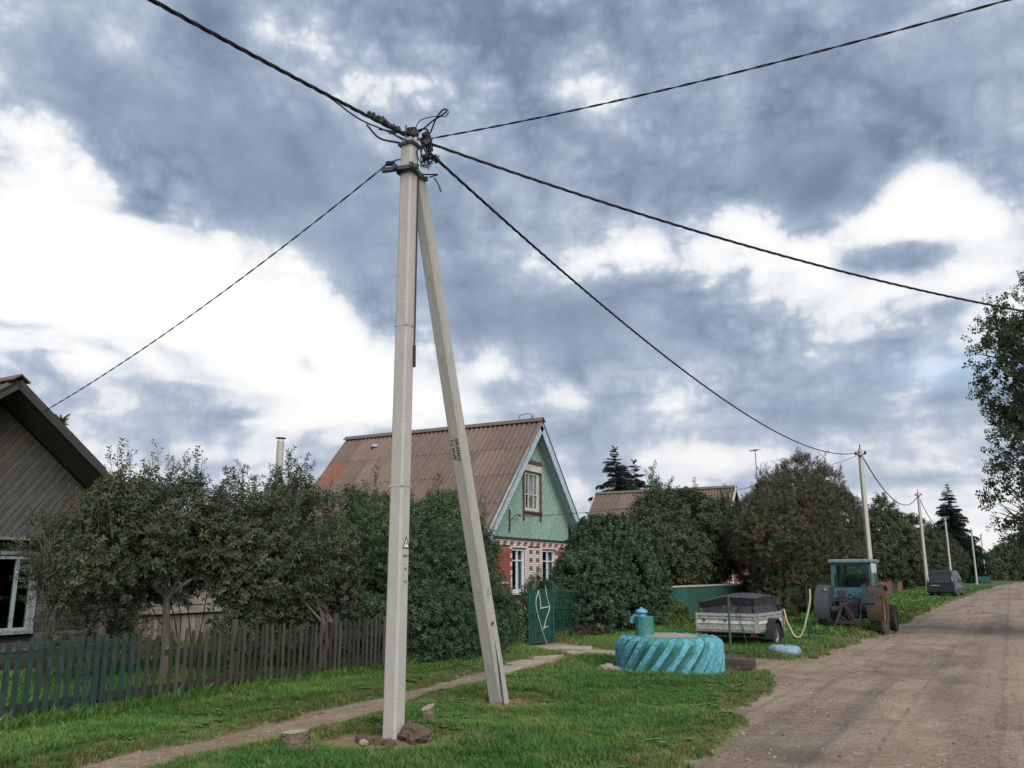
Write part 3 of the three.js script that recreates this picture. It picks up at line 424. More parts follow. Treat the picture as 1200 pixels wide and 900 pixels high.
{
  const back = hang([-5.66, POLE_H + .03, -7.36], [-5.6, 7.2, 26], 1.28, 80);
  const c1 = thing('overhead_cable', 'thick twisted black cable climbing over the camera with clamps near the pole', 'cable'); part('conductor', bundle(back, .0115, 3, .55, 420), M.cable, c1);
  const r = rng(44); for (let k = 0; k < 11; k++) { const t = .002 + k * .0017 + r() * .0008, i = t * 80, p = back[Math.floor(i)].clone().lerp(back[Math.floor(i) + 1], i % 1); part('clamp', [rbox(.045, .05 + .035 * r(), .04, .01)], M.black, c1, [p.x + (r() - .5) * .03, p.y + .02 + .03 * r(), p.z], [r() - .5, r(), r() * .6]); }
  part('tail_wire', [tube([back[3].clone().add(V(0, -.02, 0)), back[2].clone().add(V(.02, -.10, 0)), back[1].clone().add(V(.05, -.10, 0)), [-5.6, POLE_H - .06, -7.42]], .009, 24, 5)], M.cable, c1);
  single('overhead_cable', bundle(hang([-5.35, POLE_H - .04, -7.48], [7, 6.32, -6.75], .36), .0062, 2, .5, 200), M.cable, 'single black cable rising across the road to the top corner of the sky', 'cable');
  single('overhead_cable', bundle(hang(rt, [4.3, 6.1, -20.5], .50), .010, 3, .6, 260), M.cable, 'twisted black cable swinging across the road into the birch', 'cable');
  single('overhead_cable', bundle(hang([-5.46, POLE_H - .14, -7.56], [-5.66, 7.36, -43.6], 1.2), .0105, 3, .6, 420), M.cable, 'twisted black cable sagging along the verge to the pole behind the tractor', 'cable');
  single('overhead_cable', bundle(hang([-5.95, POLE_H - .225, -7.44], [-14.55, 4.5, -8.8], .16), .0058, 2, .5, 120), M.cable, 'thin service cable running down to the gable of the dark wooden house', 'cable');
  single('overhead_cable', [tube(hang([-5.66, 7.36, -43.8], [-5.74, 7.75, -75.4], 1.5, 30), .03, 60, 5)], M.cable, 'sagging cable between the pole behind the tractor and the pole by the van', 'cable');
  single('overhead_cable', [tube(hang([-5.74, 7.75, -75.6], [-6.0, 7.75, -112.9], 1.4, 30), .03, 60, 5)], M.cable, 'distant cable running on from the pole by the van', 'cable');
  single('overhead_cable', [tube(hang([-6.0, 7.75, -113.1], [-4.5, 7.95, -148], 1.4, 30), .035, 40, 4)], M.cable, 'far cable between the two slender poles past the spruce', 'cable');
  single('overhead_cable', [tube(hang([-15.6, 3.78, -28.4], [-5.66, 7.25, -43.7], .55, 30), .011, 60, 5)], M.cable, 'thin wire strung from the bracket on the green gable', 'cable');
  single('overhead_cable', [tube(hang([-4.5, 7.95, -148.1], [-4.2, 8.75, -189.8], 1.4, 30), .035, 40, 4)], M.cable, 'farthest cable over the end of the verge', 'cable');
  const rp = thing('utility_pole', 'concrete pole on the opposite verge carrying the cable from the stayed pole', 'utility pole', [4.4, 0, -20.6], 0, 'concrete poles along the road'); part('shaft', [shaft(.12, .12, .75, 6.7, .035, 3)], M.farConcrete, rp, [0, -.3, 0]);
  const rq = thing('utility_pole', 'concrete pole across the road holding the rising cable', 'utility pole', [7.1, 0, -6.75], 0, 'concrete poles along the road'); part('shaft', [shaft(.12, .12, .75, 6.9, .035, 3)], M.farConcrete, rq, [0, -.3, 0]);
  const rb = thing('utility_pole', 'concrete pole behind the camera at the end of the thick cable', 'utility pole', [-5.6, 0, 26.1], 0, 'concrete poles along the road'); part('shaft', [shaft(.12, .12, .75, 7.6, .035, 3)], M.farConcrete, rb, [0, -.3, 0]);
}
// lumps of clay and stones thrown up at the pole's foot
{ const r = rng(61), lump = (s, seed) => { const g = new THREE.IcosahedronGeometry(s, 6), p = g.attributes.position; for (let i = 0; i < p.count; i++) { const k = .45 + 1.0 * f3(p.getX(i) * 2.6 / s + seed, p.getY(i) * 2.6 / s, p.getZ(i) * 2.6 / s, 5); p.setXYZ(i, p.getX(i) * k * 1.25, p.getY(i) * k * .7, p.getZ(i) * k); } g.computeVertexNormals(); return g; };
  const clay = std({ color: rgb(.115, .082, .058), map: T.cloth, bumpMap: T.noiseB, bumpScale: .02 });
  single('earth_clod', [lump(.15, 3).translate(-5.42, .10, -7.5)], clay, 'dark clod of dug earth against the foot of the stayed pole', 'earth clod');
  for (const [x, z, s, sd] of [[-5.66, -7.20, .07, 7], [-5.52, -7.22, .06, 8], [-5.85, -7.22, .055, 9], [-5.95, -7.3, .05, 10], [-5.76, -7.12, .045, 12]]) single('earth_clod', [lump(s, sd).translate(x, .06, z)], r() < .5 ? M.rock : clay, 'small lump of clay and stone at the foot of the stayed pole', 'earth clod', 'lumps at the foot of the pole');
  for (const [x, z, s, sd] of [[-5.7, -10.15, .09, 14], [-6.2, -10.05, .07, 15], [-5.85, -9.95, .06, 16]]) single('earth_clod', [lump(s, sd).translate(x, .05, z)], std({ color: rgb(.21, .135, .085), map: T.cloth, bumpMap: T.noiseB, bumpScale: .02 }), 'reddish clod of earth at the foot of the slanted stay', 'earth clod', 'lumps at the foot of the stay');
  const rk = ground(713, 789, .04); single('stone', [lump(.16, 21).translate(rk.x, .08, rk.z)], M.rock, 'tan field stone lying beside the painted tyre', 'stone');
}
// two sawn stumps in the grass
for (const [px, py, rad, h, tilt, label] of [[344, 889, .125, .24, [.03, .02], 'squat sawn stump with a pale flat top near the footpath'], [501, 849, .078, .20, [.10, .20], 'thin sawn stump with a slanting cut between pole and stay']]) { const p = ground(px, py, .02), o = thing('tree_stump', label, 'stump', [p.x, turfY(p.x, p.z) - .03, p.z]), r = rng(px);
  const g = new THREE.CylinderGeometry(rad, rad * 1.1, h, 22, 6), q = g.attributes.position; for (let i = 0; i < q.count; i++) { const a = Math.atan2(q.getZ(i), q.getX(i)), k = 1 + (f2(a * 2 + 4, q.getY(i) * 3, 3) - .5) * .28; const top = q.getY(i) > h / 2 - .001; q.setXYZ(i, q.getX(i) * k, q.getY(i) + (top ? q.getX(i) * tilt[0] * 2 - q.getZ(i) * tilt[1] * 2 : 0), q.getZ(i) * k); } g.computeVertexNormals();
  part('bark', [g.translate(0, h / 2, 0)], M.stump, o); const c = new THREE.CircleGeometry(rad * .96, 22).rotateX(-Math.PI / 2), cq = c.attributes.position; for (let i = 0; i < cq.count; i++) { const a = Math.atan2(cq.getZ(i), cq.getX(i)), k = i ? 1 + (f2(a * 2 + 4, h / 2 * 3, 3) - .5) * .28 : 1, x = cq.getX(i) * k, z = cq.getZ(i) * k; cq.setXYZ(i, x, h + .004 + x * tilt[0] * 2 - z * tilt[1] * 2, z); } part('cut_face', [c], M.cutWood, o); }

// ------------------------------------------------------------------ houses: local x to the right along the front, z out towards the road
function corrugated(w, l, pitch, amp) { // x across the waves, z down the slope
  const n = Math.max(8, Math.round(w / pitch * 4)), pos = [], P = (i, k, lo) => { const x = w * i / n - w / 2; return [x, amp * Math.cos(x / pitch * 6.283) - (lo ? .009 : 0), k * l]; };
  for (let i = 0; i < n; i++) { pos.push(...P(i, 0), ...P(i, 1), ...P(i + 1, 0), ...P(i + 1, 0), ...P(i, 1), ...P(i + 1, 1)); pos.push(...P(i, 1, 1), ...P(i, 0, 1), ...P(i + 1, 0, 1), ...P(i, 1, 1), ...P(i + 1, 0, 1), ...P(i + 1, 1, 1)); pos.push(...P(i, 1), ...P(i, 1, 1), ...P(i + 1, 1), ...P(i + 1, 1), ...P(i, 1, 1), ...P(i + 1, 1, 1)); }
  const g = new THREE.BufferGeometry(); g.setAttribute('position', new THREE.Float32BufferAttribute(pos, 3)); g.computeVertexNormals(); return g;
}
function roofSlopes(house, { y, half, drop, front, depth, cols, rows, pitch = .22, amp = .046, pick }) {
  const len = Math.hypot(half, drop), th = Math.atan2(drop, half), c = Math.cos(th), s = Math.sin(th), r = rng(house.id + 7), w = depth / cols, l = len / rows, geo = uvMetres(clean(corrugated(w, l + .10, pitch, amp)), .3), roof = new THREE.Group(); roof.name = 'roof'; house.add(roof);
  for (const side of [-1, 1]) for (let i = 0; i < cols; i++) for (let k = 0; k < rows; k++) {
    const m = new THREE.Mesh(geo, pick(side, i, k, r)); m.name = 'roof_sheet'; m.castShadow = m.receiveShadow = true;
    const v = V(side * c, -s, 0), n = V(side * s, c, 0), u = n.clone().cross(v); m.matrix.makeBasis(u, n, v); m.matrix.setPosition(V(0, y, front - (i + .5) * w).addScaledVector(v, k * l - .03).addScaledVector(n, .02 + (rows - k) * .016 + r() * .006)); m.matrix.decompose(m.position, m.quaternion, m.scale); roof.add(m); }
  return roof;
}
function windowUnit(parent, x0, x1, y0, y1, z, { frame = M.whiteFrame, fw = .07, mull = [], trans = [], curtain = true, name = 'window' } = {}) {
  const o = new THREE.Group(); o.name = name; parent.add(o); const w = x1 - x0, h = y1 - y0, cx = (x0 + x1) / 2, cyy = (y0 + y1) / 2;
  part('frame', [box(fw, h, .08, x0 + fw / 2, cyy, z), box(fw, h, .08, x1 - fw / 2, cyy, z), box(w - 2 * fw, fw, .08, cx, y1 - fw / 2, z), box(w - 2 * fw, fw, .08, cx, y0 + fw / 2, z), ...mull.map(t => box(.05, h - 2 * fw, .06, lerp(x0, x1, t), cyy, z)), ...trans.map(t => box(w - 2 * fw, .045, .05, cx, lerp(y0, y1, t), z))], frame, o);
  part('pane', [box(w - 2 * fw, h - 2 * fw, .006, cx, cyy, z - .012)], M.glass, o);
  if (curtain) { const g = []; for (const [a, b] of [[.06, .30], [.72, .94]]) { const n = 8, pts = []; for (let i = 0; i <= n; i++) pts.push([lerp(x0, x1, lerp(a, b, i / n)), z - .16 + (i % 2 ? .025 : -.025)]); for (let i = 0; i < n; i++) g.push(box(Math.hypot(pts[i + 1][0] - pts[i][0], .05), h - .1, .008, (pts[i][0] + pts[i + 1][0]) / 2, cyy, z - .16, 0, i % 2 ? .8 : -.8, 0)); } part('curtain', g, M.curtain, o); }
  return o;
}
// brick courses round openings, joined: too small to pick apart at this distance
function brickCourses(parent, x0, x1, y0, y1, z, holes, skip = () => false) {
  const g = [], cw = .26, ch = .0775; let row = 0; for (let y = y0; y < y1 - .03; y += ch, row++) for (let x = x0 - (row % 2 ? cw / 2 : 0); x < x1; x += cw) { const a = Math.max(x, x0) + .004, b = Math.min(x + cw, x1) - .006; if (b - a < .05 || holes.some(h => b > h[0] && a < h[1] && y + ch > h[2] && y < h[3]) || skip(a, b, y)) continue; g.push(box(b - a, ch - .012, .06, (a + b) / 2, y + ch / 2, z)); }
  const m = part('brick_courses', g, M.brick, parent); m.userData.kind = 'stuff'; return m;
}
function wallAround(parent, x0, x1, y0, y1, z, t, holes, m, name = 'wall_backing') { // a slab with rectangular openings
  const s = new THREE.Shape([[x0, y0], [x1, y0], [x1, y1], [x0, y1]].map(p => new THREE.Vector2(...p))); for (const h of holes) s.holes.push(new THREE.Path([[h[0], h[2]], [h[0], h[3]], [h[1], h[3]], [h[1], h[2]]].map(p => new THREE.Vector2(...p)))); return part(name, [new THREE.ExtrudeGeometry(s, { depth: t, bevelEnabled: false })], m, parent, [0, 0, z - t]); }
const brickGeo = [uvMetres(clean(rbox(.25, .068, .07, .006)), .1), uvMetres(clean(rbox(.12, .068, .07, .006)), .4)];
function whiteBrick(parent, x, y, z, short, m = M.whiteBrick) { const b = new THREE.Mesh(brickGeo[short ? 1 : 0], m); b.name = 'brick'; b.position.set(x, y, z); b.castShadow = b.receiveShadow = true; parent.add(b); }

{ // red brick house with the mint green gable
  const h = thing('gable_house', 'red brick house with mint green boarded gable and brown corrugated roof', 'house', [-16.05, 0, -29.65], Math.PI / 2);
  const HW = 3.25, RY = 7.55, half = 3.97, drop = 4.45, sl = drop / half, holes = [[-1.53, -.55, 1.05, 2.6], [.86, 2.02, 1.05, 2.6]], atticHole = [[-.62, .60, 4.05, 5.62]];
  const wall = new THREE.Group(); wall.name = 'front_wall'; h.add(wall);
  wallAround(wall, -HW, HW, 0, 2.95, -.03, .25, holes, M.mortar);
  brickCourses(wall, -HW, HW, .05, 2.62, .0, [...holes.map(q => [q[0] - .03, q[1] + .03, q[2] - .08, q[3] + .03]), [-.52, .83, 1.0, 2.7]]);
  const red = M.brick, z0 = .012;
  for (let x = -HW + .13, k = 0; x < HW; x += .26, k++) { whiteBrick(wall, x, 2.905, z0); if (k % 2) whiteBrick(wall, x, 2.828, z0); else whiteBrick(wall, x, 2.828, z0, false, red); whiteBrick(wall, x + .13, 2.75, z0, true, k % 2 ? red : M.whiteBrick); whiteBrick(wall, x, 2.75, z0, true, k % 2 ? M.whiteBrick : red); }
  for (const q of holes) { for (let x = q[0] - .16; x < q[1] + .14; x += .26) whiteBrick(wall, x + .13, 2.672, z0 + .012); for (let x = q[0] - .05; x < q[1] + .05; x += .26) whiteBrick(wall, x + .12, 1.005, z0 + .012); }
  for (let k = 0; k < 21; k++) { const y = 1.06 + k * .0775; if (k % 4 < 2) { whiteBrick(wall, holes[0][0] - .10, y, z0, true); if (holes[1][1] + .1 < HW) whiteBrick(wall, holes[1][1] + .10, y, z0, true); } else { whiteBrick(wall, holes[0][0] - .10, y, z0, true, red); whiteBrick(wall, holes[1][1] + .10, y, z0, true, red); }
    for (let i = 0; i < 10; i++) { const x = -.45 + i * .137; const isRed = (k % 4 > 1) && (i === 2 || i === 3 || i === 6 || i === 7); whiteBrick(wall, x, y, z0 + (isRed ? 0 : .004), true, isRed ? red : M.whiteBrick); } }
  for (let x = -HW + .13; x < -1.8; x += .26) whiteBrick(wall, x, 1.36, z0 + .012); for (let x = -HW + .13; x < HW; x += .26) { whiteBrick(wall, x, .64, z0 + .012); }
  part('plinth', [box(HW * 2 + .06, .5, .3, 0, .28, -.09)], M.concrete, h);
  windowUnit(h, ...holes[0].slice(0, 2), ...holes[0].slice(2), -.07, { mull: [.5], trans: [.72] }); windowUnit(h, ...holes[1].slice(0, 2), ...holes[1].slice(2), -.07, { mull: [.5], trans: [.72] });
  for (const q of holes) part('sill', [box(q[1] - q[0] + .24, .05, .2, (q[0] + q[1]) / 2, .945, .09)], M.whitePaint, h);
  part('belt', [box(HW * 2 + .2, .06, .16, 0, 2.975, .03)], M.darkWood, h);
  // mint boards, herringbone about the middle
  const gy = x => RY - .14 - sl * Math.abs(x), L = [[-HW, 3.01], [0, 3.01], [0, gy(0)], [-HW, gy(HW)]], R = [[0, 3.01], [HW, 3.01], [HW, gy(HW)], [0, gy(0)]];
  const gable = new THREE.Group(); gable.name = 'gable'; h.add(gable);
  const gs = new THREE.Shape([[-HW, 3.005], [HW, 3.005], [HW, gy(HW)], [0, gy(0)], [-HW, gy(HW)]].map(p => new THREE.Vector2(...p))); gs.holes.push(new THREE.Path([[-.62, 4.05], [-.62, 5.62], [.60, 5.62], [.60, 4.05]].map(p => new THREE.Vector2(...p)))); part('sheathing', [new THREE.ExtrudeGeometry(gs, { depth: .03, bevelEnabled: false })], M.greenPaintB, gable, [0, 0, -.04]);
  const cut = (poly, a, sd) => { for (const q of [[[-9, -9], [-.62, -9], [-.62, 19], [-9, 19]], [[.60, -9], [9, -9], [9, 19], [.60, 19]], [[-.62, -9], [.60, -9], [.60, 4.05], [-.62, 4.05]], [[-.62, 5.62], [.60, 5.62], [.60, 19], [-.62, 19]]]) { const p = clipPoly(poly, q); if (p.length > 2 && Math.abs(area(p)) > .01) boards(p, a, .115, .016, .022, [M.greenPaint, M.greenPaint, M.greenPaintB], gable, .0, 'board', sd); } };
  cut(L, -.86, 3); cut(R, .86, 4);
  // attic window in carved brown surround
  windowUnit(h, -.60, .58, 4.07, 5.60, -.02, { frame: M.creamPaint, fw: .12, mull: [.34, .70], trans: [.42] });
  const tr = new THREE.Group(); tr.name = 'window_surround'; h.add(tr);
  part('side_board', [box(.09, 2.1, .05, -.70, 4.75, .06)], M.brownTrim, tr); part('side_board', [box(.09, 2.1, .05, .70, 4.75, .06)], M.brownTrim, tr); part('head_board', [box(1.42, .26, .07, 0, 5.74, .07)], M.creamPaint, tr);
  const sc = []; for (let i = 0; i <= 14; i++) sc.push([-.78 + i * .111, 5.88 + (i % 2 ? .20 : .11)]); part('carved_crest', [extrude([[-.80, 5.87], [.80, 5.87], ...sc.reverse()], .04)], M.brownTrim, tr, [0, 0, .05]);
  for (let i = 0; i < 12; i++) part('carved_tooth', [cyl(.045, .02, .05, 6, 0, 0, 0, 1.57)], M.brownTrim, tr, [-.72 + i * .131, 5.60, .09]);
  part('sill_board', [box(1.5, .07, .1, 0, 4.02, .07)], M.brownTrim, tr);
  // wire bracket
  part('wire_bracket', [box(.05, .85, .04, -1.79, 3.6, .06), tube([[-1.77, 3.62, .08], [-1.6, 3.78, .16], [-1.4, 3.86, .2], [-1.25, 3.78, .2]], .018, 16, 5), box(.12, .06, .06, -1.3, 3.82, .2)], M.steel, h);
  // barge boards, soffit, roof
  const ov = .50, th = Math.atan(sl), ln = Math.hypot(half, drop);
  for (const s of [-1, 1]) { part('barge_board', [box(ln + .1, .34, .035, 0, 0, 0)], M.bargePaint, h, [s * half / 2, RY - drop / 2 - .16, ov], [0, 0, -s * th]); part('soffit', [box(ln, .03, ov, 0, 0, 0)], M.bargePaint, h, [s * half / 2, RY - drop / 2 - .12, ov / 2 - .02], [0, 0, -s * th]); }
  part('side_wall', [box(.25, 3.6, 9.1, -HW + .125, 1.8, -4.85)], M.brick, h); part('side_wall', [box(.25, 3.6, 9.1, HW - .125, 1.8, -4.85)], M.brick, h); part('rear_wall', [extrude([[-HW, 0], [HW, 0], [HW, 3.6], [0, RY - .2], [-HW, 3.6]], .25)], M.brick, h, [0, 0, -9.65]); part('attic_floor', [box(HW * 2 - .5, .15, 9.1, 0, 2.9, -4.85)], M.wood, h);
  roofSlopes(h, { y: RY, half, drop, front: ov + .06, depth: 10.1, cols: 9, rows: 4, pick: (s, i, k, r) => i === 7 && k === 0 && s < 0 ? M.roofPale : (i === 8 && k === 1) ? M.roofRed : r() < .3 ? M.roofPale : M.roof });
  part('ridge_cap', [box(.26, .02, 10.15, -.10, .02, 0, 0, 0, .72), box(.26, .02, 10.15, .10, .02, 0, 0, 0, -.72)], M.roof, h, [0, RY + .10, ov + .06 - 5.06]);
  part('ridge_hook', [tube([[-.05, RY + .12, .1], [-.05, RY + .34, .12], [-.02, RY + .36, -.5], [-.02, RY + .14, -.52]], .015, 20, 5), tube([[-.3, RY - .1, .1], [-.05, RY + .34, .12]], .012, 4, 5)], M.steel, h);
  part('roof_vent', [cyl(.16, .16, .12, 14, -.55, RY - .42, -7.45)], M.farConcrete, h);
}
{ // neighbouring house, only its roof and a corner in view
  const h = thing('gable_house', 'brown corrugated roof of a neighbouring brick house half hidden behind the apple and rowan trees', 'house', [-16.5, 0, -60.2], Math.PI / 2), HW = 3.5, RY = 7.55, half = 4.25, drop = 4.7;
  part('front_wall', [extrude([[-HW, 0], [HW, 0], [HW, 3.6], [0, RY - .25], [-HW, 3.6]], .25)], M.brick, h, [0, 0, -.25]); part('side_wall', [box(.25, 3.6, 9.6, -HW + .125, 1.8, -5.06)], M.brick, h); part('side_wall', [box(.25, 3.6, 9.6, HW - .125, 1.8, -5.06)], M.brick, h); part('rear_wall', [extrude([[-HW, 0], [HW, 0], [HW, 3.6], [0, RY - .25], [-HW, 3.6]], .25)], M.brick, h, [0, 0, -10.12]);
  for (let k = 0; k < 22; k++) { if (k % 4 < 2) for (const x of [-3.3, -2.2, -1.0, .4, 1.4, 2.6]) whiteBrick(h, x, .7 + k * .0775, .02); if (k % 4 > 1) for (const x of [-3.38, -2.1, -.9]) whiteBrick(h, x, .7 + k * .0775, .02, true); }
  for (const x of [-1.6, 1.9]) { part('window_frame', [box(.9, 1.3, .06, x, 1.7, .01)], M.whiteFrame, h); part('pane', [box(.74, 1.14, .01, x, 1.7, .048)], M.glass, h); }
  const sl = drop / half, th = Math.atan(sl), ln = Math.hypot(half, drop); for (const s of [-1, 1]) for (const z of [.35, -10.45]) part('barge_board', [box(ln + .1, .26, .04, 0, 0, 0)], M.whitePaint, h, [s * half / 2, RY - drop / 2 + .08, z], [0, 0, -s * th]);
  roofSlopes(h, { y: RY, half, drop, front: .36, depth: 10.8, cols: 10, rows: 4, pick: (s, i, k, r) => r() < .35 ? M.roofPale : M.roof });
  part('ridge_cap', [box(.26, .02, 10.85, -.1, .02, 0, 0, 0, .72), box(.26, .02, 10.85, .1, .02, 0, 0, 0, -.72)], M.roof, h, [0, RY + .10, -5.05]);
  part('chimney', [box(.45, .8, .45, .9, RY - .3, -4.2), box(.55, .08, .55, .9, RY + .13, -4.2)], M.brick, h);
}
{ const p = onX(885, 528, -15.2), o = thing('tv_antenna', 'thin mast with a small aerial standing above the rowan', 'antenna', [p.x, 0, p.z]); part('mast', [rod([0, 0, 0], [0, p.y, 0], .045, .03)], M.steel, o); part('boom', [rod([-.35, p.y - .02, 0], [.35, p.y - .02, .55], .03)], M.steel, o); part('dipole', [-.3, -.1, .1, .3].map(t => rod([t - .16, p.y + .02, t * .8 + .35], [t + .16, p.y + .02, t * .8 - .15], .016)), M.steel, o); }

{ // dark wooden house at the left
  const h = thing('wooden_house', 'old dark wooden house with slanting gable boards and a pale window frame', 'house', [-15.4, 0, -8.3], Math.PI / 2), HW = 2.85, RY = 4.90, half = 3.3, sl = .76, drop = half * sl, ov = .85, hole = [.35, 1.2, .70, 2.0];
  const gy = x => RY - .10 - sl * Math.abs(x), r = rng(12);
  const gable = new THREE.Group(); gable.name = 'gable'; h.add(gable);
  part('sheathing', [extrude([[-HW, 2.3], [HW, 2.3], [HW, gy(HW)], [0, gy(0)], [-HW, gy(HW)]], .04)], M.darkWood, gable, [0, 0, -.05]);
  boards([[-HW, 2.33], [HW, 2.33], [HW, gy(HW)], [0, gy(0)], [-HW, gy(HW)]], .92, .125, .012, .024, [M.brownBoard, M.greyBoard, M.greyBoard, M.greyBoard], gable, 0, 'board', 21);
  part('gable_sill', [box(HW * 2 + .2, .05, .18, 0, 2.30, .08)], M.wood, h);
  // weathered weatherboards, each a part, interrupted by the window
  const wall = new THREE.Group(); wall.name = 'front_wall'; h.add(wall); wallAround(wall, -HW, HW, .1, 2.28, -.05, .12, [hole], M.darkWood, 'wall_backing');
  for (let y = .18, k = 0; y < 2.2; y += .165, k++) { const spans = y + .16 > hole[2] - .06 && y < hole[3] + .06 ? [[-HW, hole[0] - .09], [hole[1] + .09, HW]] : [[-HW, HW]]; for (const [a, b] of spans) part('weatherboard', [box(b - a, .158, .03)], r() < .5 ? M.darkWood : M.greyBoard, wall, [(a + b) / 2, y + .08, -.012 + r() * .006], [-.04, 0, 0]); }
  part('corner_board', [box(.16, 2.25, .05, HW - .06, 1.2, .02)], M.wood, h); part('corner_board', [box(.16, 2.25, .05, -HW + .06, 1.2, .02)], M.wood, h);
  windowUnit(h, ...hole, -.03, { frame: std({ color: rgb(.33, .38, .40), map: T.paint }), fw: .055, mull: [.62], curtain: false });
  part('casing', [box(.05, 1.42, .04, hole[0] - .035, 1.36, .02), box(.05, 1.42, .04, hole[1] + .035, 1.36, .02), box(1.06, .06, .05, .77, 2.05, .02), box(1.06, .06, .1, .71, .68, .04)], std({ color: rgb(.28, .32, .33), map: T.paint }), h);
  part('side_wall', [box(.15, 2.5, 6, HW - .075, 1.3, -3.06)], M.darkWood, h); part('side_wall', [box(.15, 2.5, 6, -HW + .075, 1.3, -3.06)], M.darkWood, h); part('rear_wall', [extrude([[-HW, .1], [HW, .1], [HW, gy(HW)], [0, gy(0)], [-HW, gy(HW)]], .12)], M.darkWood, h, [0, 0, -6.2]);
  const th = Math.atan(sl), ln = Math.hypot(half, drop);
  for (const s of [-1, 1]) { part('barge_board', [box(ln + .06, .13, .04, 0, 0, 0)], M.darkWood, h, [s * half / 2, RY - drop / 2 - .01, ov], [0, 0, -s * th]); for (let k = 0; k < 7; k++) part('soffit_board', [box(ln, .02, .118, 0, 0, 0)], M.darkWood, h, [s * half / 2, RY - drop / 2 - .05, .07 + k * .122], [0, 0, -s * th]); }
  roofSlopes(h, { y: RY, half: half + .1, drop: drop + .076, front: ov + .05, depth: 7.3, cols: 6, rows: 2, pick: (s, i, k, q) => q() < .5 ? M.greyBoard : M.roof });
  part('ridge_cap', [box(.22, .02, 7.35, -.08, .02, 0, 0, 0, .6), box(.22, .02, 7.35, .08, .02, 0, 0, 0, -.6)], M.roof, h, [0, RY + .08, ov + .05 - 3.67]);
  for (let k = 0; k < 3; k++) part('foundation_beam', [box(HW * 2 + .04, .17, .2, 0, -.02 + k * .06, -.12 - k * .004)], M.darkWood, h);
}
{ // grey plank shed seen through the garden trees
  const a = onX(136, 690, -17.2), o = thing('plank_shed', 'grey plank shed with a pale rail behind the garden trees', 'shed', [-17.2, 0, a.z - .1], Math.PI / 2), r = rng(71), W = 3.3;
  part('back_panel', [box(W, 1.95, .06, W / 2, 1.0, -.12)], M.darkWood, o); for (let x = .04; x < W - .05; x += .135) { part('plank', [box(.118, 1.05, .025, x + .06, 1.47 + r() * .04, -.02)], r() < .5 ? M.paleWood : M.wood, o); part('plank', [box(.118, .78, .025, x + .06, .42, -.07)], r() < .6 ? M.wood : M.paleWood, o); }
  part('rail', [box(W, .17, .04, W / 2, .86, .02)], M.paleWood, o); part('roof', [box(W + .4, .06, 2.6, W / 2, 2.06, -1.1, .12, 0, 0)], M.roof, o); part('side_wall', [box(.06, 1.95, 2.2, .05, 1, -1.25)], M.wood, o); part('side_wall', [box(.06, 1.95, 2.2, W - .05, 1, -1.25)], M.wood, o); part('rear_wall', [box(W, 1.8, .06, W / 2, .95, -2.33)], M.wood, o);
}
{ // low bathhouse hidden by the trees, its flue above them
  const o = thing('bathhouse', 'low grey outbuilding whose capped flue pipe rises above the garden trees', 'outbuilding', [-23.2, 0, -24.5], Math.PI / 2), y = onX(340, 514, -24.5).y;
  part('wall', [box(3.4, 2.2, 3.6, 0, 1.1, -1.9)], M.greyBoard, o); part('roof', [extrude([[-2.1, 2.15], [2.1, 2.15], [0, 3.5]], 4.2)], M.roof, o, [0, 0, -4.0]); const f = part('flue', [rod([.1, 2.4, -1.4], [.1, y - .15, -1.4], .14, .14, 14)], M.farConcrete, o); part('flue_cap', [cyl(.20, .20, .03, 14, .1, y - .03, -1.4), rod([-.02, y - .2, -1.4], [-.02, y - .03, -1.4], .012), rod([.22, y - .2, -1.4], [.22, y - .03, -1.4], .012)], M.steel, f);
}

// ------------------------------------------------------------------ fences and gate
{
  const f = thing('picket_fence', 'weathered dark picket fence along the front gardens, green towards one end', 'fence', [-9.5, 0, 0]), r = rng(14), H = .98;
  const pk = [0, 1, 2, 3].map(k => uvMetres(clean(extrude([[-.024, 0], [.024, 0], [.024, .80 + k * .018], [.008, .85 + k * .018], [-.008, .85 + k * .018], [-.024, .80 + k * .018]], .016)), k * .7));
  const wide = [0, 1].map(k => uvMetres(clean(extrude([[-.032, 0], [.032, 0], [.032, .86 + k * .03], [-.032, .88 + k * .02]], .016)), k * .9 + 3));
  for (let z = -2.6, k = 0; z > -13.3; k++) { const green = z > -7.15, step = green ? .118 : .112; z -= step * (.92 + .16 * r()); const m = new THREE.Mesh(green ? wide[(r() * 2) | 0] : pk[(r() * 4) | 0], green ? M.greenWood : r() < .35 ? M.fenceWoodPale : M.fenceWood); m.name = 'picket'; m.position.set((r() - .5) * .012, turfY(-9.5, z) + .05 + (r() - .5) * .03, z); m.rotation.set(0, Math.PI / 2 + (r() - .5) * .05, (r() - .5) * .05); m.castShadow = m.receiveShadow = true; f.add(m); }
  for (let z = -2.6; z > -13.2; z -= 2.12) { const z1 = Math.max(z - 2.12, -13.3); for (const y of [.26, .70]) part('rail', [box(.045, .075, z - z1 + .02, 0, 0, 0)], M.fenceWood, f, [-.04, y + .02 * r(), (z + z1) / 2], [(r() - .5) * .012, 0, 0]); part('post', [cyl(.055, .05, 1.2, 9, 0, 0, 0)], M.darkWood, f, [-.11, .46, z1], [(r() - .5) * .05, r() * .1, (r() - .5) * .06]); }
}
